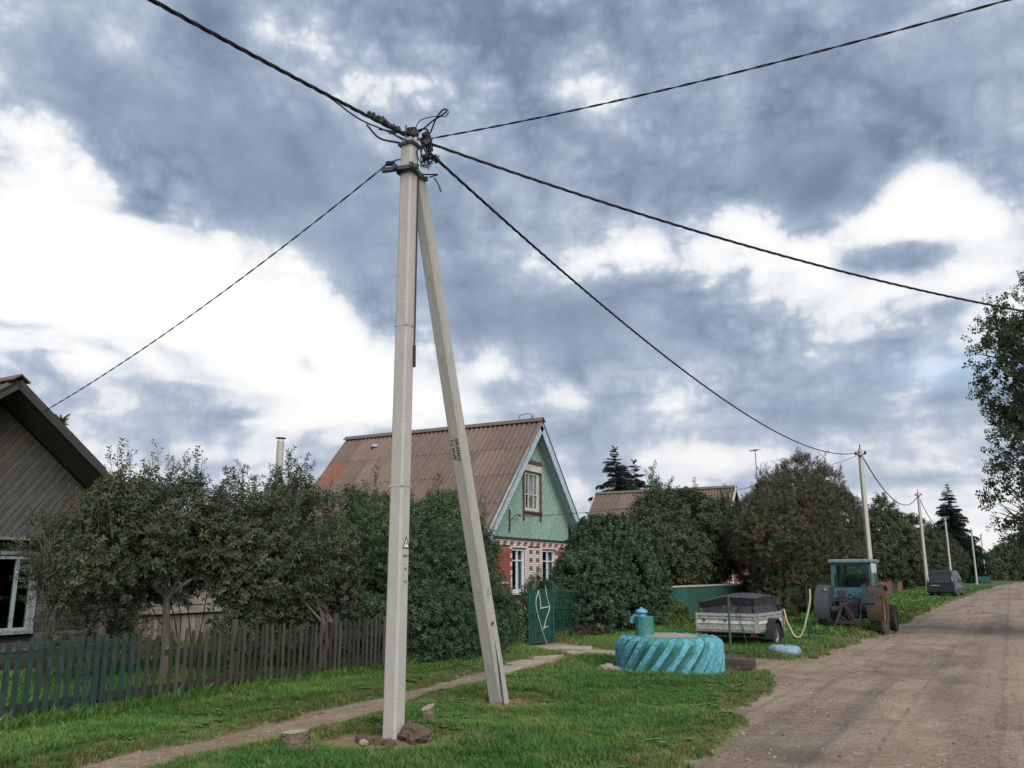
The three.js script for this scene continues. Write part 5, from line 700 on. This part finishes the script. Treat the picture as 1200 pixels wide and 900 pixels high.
function tree({ name = 'garden_tree', label, category = 'tree', group, base, lobes, n, sp, cols, seed, shoots = 0, shootLen = .6, stems = 1, trunkR = .07, gap = .40, gapF = 1.6, twigs = 6, upward = .35, bark = M.darkBark, low = .3, spread = .12, scale = [.7, 1.3], berries }) {
  const r = rng(seed), by = 0, o = thing(name, label, category, [base[0], by, base[1]], 0, group), B = V(base[0], by, base[1]), off = p => p.clone().sub(B), geos = [], tot = lobes.map(l => l.r.x * l.r.y * l.r.z), sum = tot.reduce((a, b) => a + b);
  const cen = lobes.reduce((a, l) => a.add(l.c), V(0, 0, 0)).multiplyScalar(1 / lobes.length), forkY = Math.max(.2, cen.y * low);
  for (let k = 0; k < stems; k++) { const a = r() * 6.283, f = V((r() - .5) * spread * 2, -.15, (r() - .5) * spread * 2), fork = V(lerp(f.x, cen.x - B.x, .3) + Math.cos(a) * spread, forkY * (.9 + .3 * r()), lerp(f.z, cen.z - B.z, .3) + Math.sin(a) * spread); geos.push(limb([f, f.clone().lerp(fork, .5).add(V((r() - .5) * .08, 0, (r() - .5) * .08)), fork], trunkR * (1.15 - .1 * k), trunkR * .8, 8, 8));
    lobes.forEach((l, i) => { if (stems > 1 && i % stems !== k) return; const e = off(l.c), m = fork.clone().lerp(e, .5).add(V((r() - .5) * .3, .12, (r() - .5) * .3)); geos.push(limb([fork, m, e], trunkR * .62, trunkR * .22, 6, 6)); for (let q = 0; q < twigs; q++) { const d = V(r() - .5, r() * .8 - .2, r() - .5).normalize(), tip = e.clone().add(V(d.x * l.r.x, d.y * l.r.y, d.z * l.r.z).multiplyScalar(.95)), s = e.clone().lerp(m, r() * .7); geos.push(limb([s, s.clone().lerp(tip, .5).add(V(0, (r() - .3) * .12, 0)), tip], Math.max(trunkR * .2, .011), .004, 4, 4)); } }); }
  part('trunk', geos, bark, o);
  const list = [], put = (p, dir, s, c) => { const q = new THREE.Quaternion().setFromUnitVectors(up, dir.normalize()).multiply(new THREE.Quaternion().setFromAxisAngle(up, r() * 6.283)); mtx.compose(p, q, V(s, s, s)); list.push({ m: mtx.clone(), c }); };
  const colour = () => { const k = r(), t = k * (cols.length - 1), i = Math.min(cols.length - 2, Math.floor(t)); return mul(mix3(cols[i], cols[i + 1], t - i), .55 + .95 * r() * r() + .15 * r()); };
  let guard = 0; while (list.length < n && guard++ < n * 12) { let w = r() * sum, i = 0; while (i < tot.length - 1 && (w -= tot[i]) > 0) i++; const l = lobes[i], d = V(r() * 2 - 1, r() * 2 - 1, r() * 2 - 1); if (d.lengthSq() > 1) continue; const len = d.length(); d.multiplyScalar(Math.pow(len, .35) / (len || 1) * .98 + 0); const p = V(l.c.x + d.x * l.r.x, l.c.y + d.y * l.r.y, l.c.z + d.z * l.r.z); if (p.y < .12) continue; if (f3(p.x * gapF + seed, p.y * gapF, p.z * gapF, 3) < gap + (r() - .5) * .12) continue;
    put(off(p), d.clone().normalize().multiplyScalar(.8).add(V((r() - .5) * 1.2, upward + (r() - .5) * .9, (r() - .5) * 1.2)), lerp(scale[0], scale[1], r()), colour()); }
  const sh = []; for (let k = 0; k < shoots; k++) { const l = lobes[(r() * lobes.length) | 0]; const a = r() * 6.283, q = Math.sqrt(r()) * .85, s = V(l.c.x + Math.cos(a) * q * l.r.x, l.c.y + l.r.y * Math.sqrt(1 - q * q) * .8, l.c.z + Math.sin(a) * q * l.r.z), L = shootLen * (.4 + .9 * r()), e = s.clone().add(V((r() - .5) * .5 * L, L, (r() - .5) * .5 * L)); sh.push(limb([off(s), off(s.clone().lerp(e, .5)).add(V((r() - .5) * .06, 0, (r() - .5) * .06)), off(e)], .008, .003, 3, 4)); const m = Math.round(4 + L * 9); for (let j = 0; j < m; j++) { const t = (j + r()) / m; put(off(s.clone().lerp(e, t)), V((r() - .5) * 1.6, .7, (r() - .5) * 1.6), lerp(scale[0], scale[1], r()) * lerp(.9, .7, t), colour()); } }
  if (sh.length) part('shoots', sh, bark, o);
  const cr = scatter('crown', sp, leafMat, list, o); cr.userData.kind = 'stuff';
  if (berries) { const bl = []; for (let k = 0; k < berries; k++) { const l = lobes[(r() * lobes.length) | 0], d = V(r() - .5, r() - .6, r() - .5).normalize(), p = off(V(l.c.x + d.x * l.r.x, l.c.y + d.y * l.r.y, l.c.z + d.z * l.r.z)); for (let q = 0; q < 6; q++) { mtx.compose(p.clone().add(V((r() - .5) * .14, (r() - .5) * .07, (r() - .5) * .14)), qt.identity(), V(1, 1, 1).multiplyScalar(.7 + .5 * r())); bl.push({ m: mtx.clone(), c: mul([.42, .085, .035], .6 + .7 * r()) }); } } const b = scatter('berries', new THREE.IcosahedronGeometry(.022, 0), std({ roughness: .5 }), bl, o); b.userData.kind = 'stuff'; }
  return o;
}
const S = { small: sprig(13, .22, .052, .030, 1), fine: sprig(15, .20, .040, .022, 2), lilac: sprig(12, .26, .085, .060, 3), apple: sprig(12, .30, .085, .050, 4), rowan: sprig(18, .34, .088, .038, 5, .7), far: sprig(12, .60, .20, .13, 6), birch: sprig(13, .40, .105, .080, 7, .9), mid: sprig(12, .42, .13, .08, 8), flower: sprig(14, .16, .035, .034, 9) };
const olive = [[.082, .116, .060], [.122, .140, .074], [.068, .116, .056], [.142, .124, .076], [.092, .130, .064]], deep = [[.048, .098, .050], [.084, .150, .070], [.062, .120, .060]], leafy = [[.060, .114, .046], [.102, .164, .066], [.076, .138, .054]];
// gardens behind the picket fence
tree({ label: 'brownish plum tree with a dark trunk at the fence, in front of the plank shed', base: [-10.72, -8.95], stems: 1, trunkR: .062, low: .5, lobes: [lobe(150, 628, 44, -10.9), lobe(205, 622, 42, -11.1), lobe(172, 648, 28, -10.8), lobe(245, 636, 36, -10.9), lobe(150, 600, 26, -11.2), lobe(225, 602, 26, -11), lobe(116, 655, 34, -10.9), lobe(262, 670, 26, -10.8), lobe(180, 590, 18, -11)], n: 3100, sp: S.small, cols: olive, seed: 301, shoots: 54, shootLen: .6, gap: .47, gapF: 2.6, twigs: 26, bark: M.bark, scale: [.45, 1.45] });
tree({ label: 'broad olive-brown plum thicket with several thin stems behind the middle of the picket fence', base: [-10.5, -10.7], stems: 4, trunkR: .045, low: .42, spread: .55, lobes: [lobe(290, 622, 46, -10.9), lobe(340, 620, 44, -11), lobe(312, 660, 48, -10.6), lobe(368, 644, 42, -10.9), lobe(282, 596, 24, -11), lobe(338, 596, 22, -11), lobe(345, 682, 40, -10.6), lobe(296, 686, 32, -10.5), lobe(262, 640, 36, -10.8), lobe(385, 700, 30, -10.8)], n: 4900, sp: S.small, cols: olive, seed: 302, shoots: 54, shootLen: .6, gap: .46, gapF: 2.6, twigs: 24, bark: M.bark, scale: [.45, 1.45] });
tree({ label: 'lighter green apple tree rising left of the concrete pole', base: [-11.9, -14.1], stems: 2, trunkR: .05, low: .35, lobes: [lobe(400, 622, 40, -12), lobe(432, 648, 42, -12.2), lobe(385, 670, 44, -11.6), lobe(425, 700, 46, -11.6), lobe(458, 640, 34, -12.4), lobe(385, 720, 36, -11.4), lobe(445, 735, 34, -11.4)], n: 5200, sp: S.small, cols: leafy, seed: 303, shoots: 26, shootLen: .55, gap: .42, gapF: 2.4, scale: [.45, 1.4] });
tree({ label: 'sparse twiggy shrub growing against the dark wooden house', category: 'shrub', name: 'garden_shrub', base: [-11.9, -8.1], stems: 5, trunkR: .028, low: .3, spread: .4, lobes: [lobe(95, 660, 42, -12), lobe(118, 612, 34, -12), lobe(72, 690, 34, -11.6), lobe(128, 700, 42, -11.7), lobe(105, 740, 34, -11.4), lobe(150, 740, 30, -11.4), lobe(60, 640, 28, -11.6)], n: 1500, sp: S.fine, bark: M.bark, cols: olive, seed: 304, shoots: 14, shootLen: .5, gap: .48, twigs: 26 });
tree({ label: 'dense dark elder bush between the concrete pole and its stay', category: 'shrub', name: 'garden_shrub', base: [-9.9, -13.8], stems: 4, trunkR: .05, low: .2, spread: .35, lobes: [lobe(520, 690, 50, -10.1), lobe(556, 705, 38, -10), lobe(500, 738, 50, -9.7), lobe(548, 748, 40, -9.6), lobe(486, 660, 42, -10.3), lobe(440, 745, 34, -10.2), lobe(540, 660, 30, -10.4), lobe(575, 735, 24, -9.8), lobe(520, 765, 30, -9.4)], n: 7200, sp: S.small, cols: deep, seed: 305, shoots: 16, shootLen: .4, gap: .37, gapF: 2, twigs: 10 });
tree({ label: 'young leafy tree with upright shoots in front of the brown house roof', base: [-13.3, -18.4], stems: 2, trunkR: .05, low: .4, lobes: [lobe(520, 612, 30, -13.4), lobe(500, 640, 42, -13.2), lobe(548, 648, 32, -13.2), lobe(470, 632, 36, -13.6), lobe(440, 612, 28, -13.8), lobe(520, 668, 36, -13)], n: 4200, sp: S.apple, cols: leafy, seed: 306, shoots: 16, shootLen: .85, gap: .37, scale: [.55, 1.0] });
tree({ label: 'big rounded dark lilac bush beside the drive, hiding the house corner', category: 'shrub', name: 'lilac_bush', base: [-10.3, -23.4], stems: 6, trunkR: .05, low: .2, spread: .5, lobes: [lobe(715, 682, 50, -10.1), lobe(690, 690, 40, -10.2), lobe(746, 690, 34, -10), lobe(712, 650, 42, -10.4), lobe(738, 656, 32, -10.3), lobe(684, 722, 30, -10), lobe(748, 722, 28, -9.8), lobe(715, 718, 34, -9.8), lobe(676, 672, 20, -10.6), lobe(672, 712, 20, -10.3)], n: 9500, sp: S.lilac, cols: deep, seed: 307, shoots: 8, shootLen: .35, gap: .37, gapF: 2.4, scale: [.6, 1.1] });
tree({ label: 'apple tree with loose top shoots before the neighbouring brown roof', base: [-11.6, -34.5], trunkR: .09, low: .45, lobes: [lobe(800, 622, 42, -11.6), lobe(772, 612, 30, -11.8), lobe(838, 626, 36, -11.4), lobe(782, 652, 44, -11.2), lobe(825, 650, 34, -11), lobe(770, 585, 13, -11.8), lobe(762, 640, 34, -11.4), lobe(792, 676, 30, -11), lobe(862, 642, 22, -11.2)], n: 8200, sp: S.mid, cols: [[.056, .098, .046], [.090, .130, .060], [.110, .120, .062]], seed: 308, shoots: 26, shootLen: .9, gap: .36, scale: [.55, 1.0] });
tree({ name: 'rowan_tree', label: 'reddish rowan tree with orange berries behind the trailer and tractor', base: [-7.9, -32.8], stems: 3, trunkR: .10, low: .42, spread: .4, lobes: [lobe(930, 602, 46, -8), lobe(898, 622, 40, -8.1), lobe(966, 612, 40, -7.9), lobe(890, 632, 30, -8), lobe(920, 662, 52, -7.8), lobe(962, 660, 42, -7.7), lobe(990, 602, 20, -7.8), lobe(940, 566, 28, -8), lobe(908, 694, 24, -7.8), lobe(986, 650, 22, -7.6), lobe(905, 590, 24, -8.1), lobe(968, 570, 18, -7.9)], n: 17000, sp: S.rowan, cols: [[.068, .108, .050], [.096, .134, .060], [.108, .122, .062], [.180, .106, .070], [.078, .116, .052]], seed: 309, shoots: 56, shootLen: .95, gap: .32, bark: M.darkBark, berries: 130, scale: [.6, 1.1] });
// farther trees along the gardens
const green2 = [[.052, .086, .042], [.086, .112, .056], [.100, .108, .058]];
for (const [label, X, ls, n, sd, gr] of [
  ['leafy tree just past the pole behind the tractor', -9.6, [[1034, 630, 26], [1046, 655, 28], [1028, 660, 24], [1036, 602, 12]], 3000, 321], ['round-topped tree beside the reddish board fence', -10, [[1064, 632, 24], [1075, 655, 26], [1058, 662, 24], [1088, 648, 20]], 3000, 322], ['dull brownish tree below the tall dark spruce', -8.6, [[1100, 645, 18], [1092, 664, 20], [1112, 660, 18]], 2000, 323], ['low bushy tree behind the slender far poles', -8, [[1132, 650, 15], [1142, 664, 16], [1128, 668, 14]], 1600, 324]])
  tree({ label, base: (() => { const l = lobe(...ls[0], X); return [l.c.x, l.c.z]; })(), trunkR: .14, lobes: ls.map(l => lobe(...l, X)), n, sp: S.far, cols: green2, seed: sd, shoots: 8, shootLen: 1, gap: .36, group: 'trees along the far gardens', low: .4 });
// far wood where the road ends
for (const [px, py, rr, Z, sd, label] of [[1178, 664, 15, -235, 331, 'distant tree at the end of the verge'], [1196, 655, 20, -240, 332, 'taller distant tree where the road disappears'], [1160, 670, 11, -230, 333, 'small distant tree behind the farthest pole'], [1225, 650, 26, -245, 334, 'distant tree on the far side of the road end']]) { const p = onZ(px, py, Z), R = rr * 245 / F; const L = (dx, dy, k) => ({ c: V(p.x + dx * R, p.y + dy * R, p.z), r: V(R * k, R * k, R * k) }); tree({ label, base: [p.x, p.z], trunkR: .25, lobes: [L(0, 0, 1), L(-.8, -.35, .7), L(.8, -.4, .75), L(0, -.7, .8)], n: 900, sp: S.far, cols: green2, seed: sd, scale: [2, 3.4], gap: .34, group: 'trees at the end of the road', low: .3 }); }
// trees behind the gardens: a few grown, the rest copies
{
  const mk = (sd, cols, label, hgt) => { const L = (x, y, z, k) => ({ c: V(x, y, z), r: V(k, k * .9, k) }); return tree({ label, base: [0, 0], trunkR: .16, lobes: [L(0, hgt * .68, 0, 1.5), L(-1.1, hgt * .5, .3, 1.3), L(1.1, hgt * .52, -.2, 1.3), L(.2, hgt * .36, .9, 1.3), L(-.2, hgt * .85, .1, .9)], n: 1500, sp: S.far, cols, seed: sd, scale: [.8, 1.3], gap: .36, low: .35, group: 'trees behind the gardens' }); };
  const names = ['dark leafy tree standing behind the gardens', 'olive green tree standing behind the gardens'], protos = [mk(341, green2, names[0], 5), mk(342, olive, names[1], 4.6)], r = rng(343); const at = [[-27, -9], [-30, -14], [-31, -19], [-33, -6], [-35, -24], [-30, -33], [-33, -40], [-27, -45], [-24.5, -40.5], [-30, -52], [-36, -62], [-24, -68], [-20, -74], [-17, -80], [-14.5, -72], [-13, -88], [-12, -100], [-20, -96], [-38, -46], [-24, -5]];
  at.forEach(([x, z], k) => { const p = protos[k % 2], o = k < 2 ? p : p.clone(); if (k >= 2) { o.name = numbered('garden_tree'); scene.add(o); } o.position.set(x, 0, z); o.rotation.y = r() * 6; const s = .8 + .35 * r(); o.scale.set(s, s, s); });
}
// spruces
const needleMat = new THREE.MeshPhysicalMaterial({ color: 0xffffff, roughness: .95, transmission: .12, thickness: 0, specularIntensity: .3 });
const bough = (() => { const r = rng(19), pos = []; const t = (...v) => v.forEach(p => pos.push(...p)); for (let k = 0; k < 26; k++) { const u = k / 26, x = u, side = k % 2 ? 1 : -1, L = (.34 * (1 - u) + .10) * (.7 + .6 * r()), y = -.18 * u * u + (r() - .5) * .04; t([x - .05, y, 0], [x + .06, y, 0], [x + .16 + .1 * r(), y - .10 - .14 * r(), side * L]); t([x, y + .02, 0], [x + .08, y, .02 * side], [x + .12, y - .20 - .12 * r(), side * L * .35]); } const g = new THREE.BufferGeometry(); g.setAttribute('position', new THREE.Float32BufferAttribute(pos, 3)); g.computeVertexNormals(); return g; })();
function spruce(label, x, z, h, w, seed, group, cols = [[.014, .028, .018], [.026, .042, .026]]) {
  const r = rng(seed), o = thing('spruce_tree', label, 'spruce', [x, 0, z], 0, group); part('trunk', [limb([[0, -.2, 0], [0, h * .5, 0], [0, h, 0]], h * .016, .02, 7, 6)], M.bark, o); const list = [];
  for (let y = h * .10; y < h * .985;) { const t = y / h, L = w * Math.pow(1 - t, .85) * (.75 + .45 * r()) + .18; const n = Math.max(5, Math.round(11 * (1 - t) + 5)); for (let k = 0; k < n; k++) { const a = r() * 6.283, s = L * (.65 + .5 * r()); mtx.compose(V(0, y + (r() - .5) * h * .03, 0), qt.setFromEuler(eu.set(0, a, .25 - .55 * (1 - t) + (r() - .5) * .25, 'YXZ')), V(s, s * (.8 + .4 * r()), s * .75)); list.push({ m: mtx.clone(), c: mix3(cols[0], cols[1], r()) }); } y += h * .026 * (.7 + .5 * r()); }
  for (let k = 0; k < 8; k++) { const a = k * .8; mtx.compose(V(0, h * (.965 + .03 * r()), 0), qt.setFromEuler(eu.set(0, a, .9, 'YXZ')), V(.35, .35, .3)); list.push({ m: mtx.clone(), c: cols[0] }); }
  const c = scatter('crown', bough, needleMat, list, o); c.userData.kind = 'stuff'; return o;
}
{ const p = onX(720, 524, -29), q = onX(743, 540, -30), s = onX(1109, 566, -8.2), t = onX(72, 490, -32); spruce('taller dark spruce behind the neighbouring brown roof', p.x, p.z, p.y, 4.6, 401, 'spruces behind the roof'); spruce('shorter dark spruce beside the taller one behind the brown roof', q.x, q.z, q.y, 4.0, 402, 'spruces behind the roof'); spruce('tall dark spruce standing over the far gardens by the road', s.x, s.z, s.y, 5.4, 403); spruce('pale green young conifer whose tip shows over the dark wooden house', t.x, t.z, t.y, 1.5, 404, null, [[.050, .082, .036], [.08, .115, .05]]); }
// birch overhanging the road from the far verge
{
  const Z = -27, Lb = (px, py, r) => { const p = onZ(px, py, Z + ((px * 7 + py * 3) % 5) * .35 - .7); return { c: p, r: V(1, 1.05, 1).multiplyScalar(r * .031) }; };
  tree({ name: 'birch_tree', label: 'birch with drooping leafy boughs overhanging the dirt road', base: [4.6, -27], stems: 1, trunkR: .16, low: .3, bark: M.darkBark, lobes: [Lb(1190, 392, 34), Lb(1168, 410, 24), Lb(1215, 440, 46), Lb(1186, 456, 30), Lb(1225, 520, 44), Lb(1197, 540, 26), Lb(1210, 590, 36), Lb(1186, 606, 18), Lb(1225, 640, 30), Lb(1260, 400, 56), Lb(1280, 480, 60), Lb(1290, 580, 56), Lb(1330, 330, 60), Lb(1350, 430, 70), Lb(1370, 540, 70), Lb(1420, 380, 64), Lb(1440, 480, 66), Lb(1400, 270, 44), Lb(1164, 378, 14), Lb(1176, 610, 12), Lb(1205, 365, 22)], n: 8500, sp: S.birch, cols: [[.048, .086, .040], [.078, .120, .056], [.110, .145, .080]], seed: 351, shoots: 22, shootLen: .6, gap: .47, gapF: 1.5, upward: -.35, twigs: 8, scale: [.6, 1.05] });
}
// low planting
tree({ name: 'flowering_bush', label: 'bush covered in small white flowers between the shed and the plum trees', category: 'shrub', base: [-11.6, -10.1], stems: 4, trunkR: .018, low: .2, twigs: 10, lobes: [lobe(172, 655, 22, -11.5), lobe(212, 648, 22, -11.5), lobe(240, 645, 16, -11.5), lobe(165, 682, 20, -11.5), lobe(205, 680, 22, -11.5)], n: 1100, sp: S.flower, cols: [[.60, .62, .58], [.07, .12, .05], [.50, .53, .46], [.06, .11, .045]], seed: 361, gap: .42, gapF: 3 });
tree({ name: 'currant_bush', label: 'grey-green currant bush behind the fence just left of the concrete pole', category: 'shrub', base: [-10.9, -12.9], stems: 5, trunkR: .02, low: .2, spread: .4, lobes: [lobe(410, 735, 34, -10.9), lobe(440, 745, 28, -10.8), lobe(385, 750, 26, -10.9), lobe(425, 765, 28, -10.7)], n: 1500, sp: S.small, cols: [[.07, .11, .075], [.10, .14, .10], [.05, .09, .05]], seed: 371, gap: .40, gapF: 2, twigs: 10 });
tree({ name: 'currant_bush', label: 'thin dark currant bush below the plum thicket', category: 'shrub', base: [-10.6, -10.9], stems: 5, trunkR: .018, low: .2, spread: .5, lobes: [lobe(320, 745, 34, -10.6), lobe(285, 750, 28, -10.5), lobe(352, 752, 28, -10.7), lobe(310, 715, 26, -10.6)], n: 1000, sp: S.small, cols: olive, seed: 372, gap: .46, gapF: 2.2, twigs: 14 });
tree({ name: 'leafy_perennial', label: 'bright yellow-green clump of leaves against the green sheet fence', category: 'plant', base: [-9.1, -24.1], stems: 3, trunkR: .012, low: .2, lobes: [lobe(786, 726, 15, -9.1), lobe(800, 736, 13, -9), lobe(778, 738, 12, -9.1), lobe(815, 742, 9, -9)], n: 900, sp: S.apple, cols: [[.09, .15, .035], [.14, .20, .05], [.06, .11, .03]], seed: 362, gap: .3, scale: [.5, .9] });
tree({ name: 'leafy_perennial', label: 'low leafy flower bed behind the whitewashed edging', category: 'plant', base: [-9.6, -21.2], stems: 3, trunkR: .01, low: .2, lobes: [lobe(690, 746, 8, -9.6), lobe(702, 744, 9, -9.6), lobe(678, 747, 7, -9.6)], n: 320, sp: S.small, cols: [[.06, .09, .035], [.12, .06, .07], [.05, .08, .03]], seed: 363, gap: .3, scale: [.5, .9] });
tree({ name: 'leafy_perennial', label: 'strappy green plants between the stay and the white stake', category: 'plant', base: [-10.3, -18.0], stems: 3, trunkR: .012, low: .2, lobes: [lobe(585, 722, 18, -10.4), lobe(592, 742, 14, -10.2), lobe(578, 740, 15, -10.2), lobe(606, 735, 12, -10.4)], n: 900, sp: S.apple, cols: leafy, seed: 364, gap: .32, scale: [.5, .9] });
tree({ name: 'leafy_perennial', label: 'climbing greenery over the garden gate under the brick house windows', category: 'plant', base: [-10.7, -19.6], stems: 3, trunkR: .014, low: .3, lobes: [lobe(630, 698, 14, -10.8), lobe(645, 700, 14, -10.8), lobe(655, 715, 16, -10.6), lobe(620, 712, 12, -10.6), lobe(665, 735, 14, -10.4), lobe(655, 690, 10, -10.9)], n: 1300, sp: S.apple, cols: deep, seed: 365, gap: .36, shoots: 8, shootLen: .35, scale: [.45, .85] });
tree({ name: 'garden_shrub', label: 'yellowish bush at the foot of the rowan beside the hose', category: 'shrub', base: [-7.0, -27.6], stems: 3, trunkR: .02, low: .2, lobes: [lobe(930, 738, 12, -7), lobe(922, 728, 10, -7.1), lobe(938, 745, 9, -6.9)], n: 500, sp: S.apple, cols: [[.10, .12, .04], [.07, .10, .035]], seed: 366, gap: .34, scale: [.5, .9] });
tree({ name: 'garden_shrub', label: 'undergrowth filling the shade below the rowan tree', category: 'shrub', base: [-8.6, -31.5], stems: 6, trunkR: .05, low: .3, spread: .8, lobes: [lobe(902, 718, 22, -8.8), lobe(920, 712, 30, -8.6), lobe(945, 708, 26, -8.4), lobe(968, 700, 20, -8.4)], n: 3000, sp: S.apple, cols: deep, seed: 367, gap: .33 });
//END
renderer.render(scene, camera);
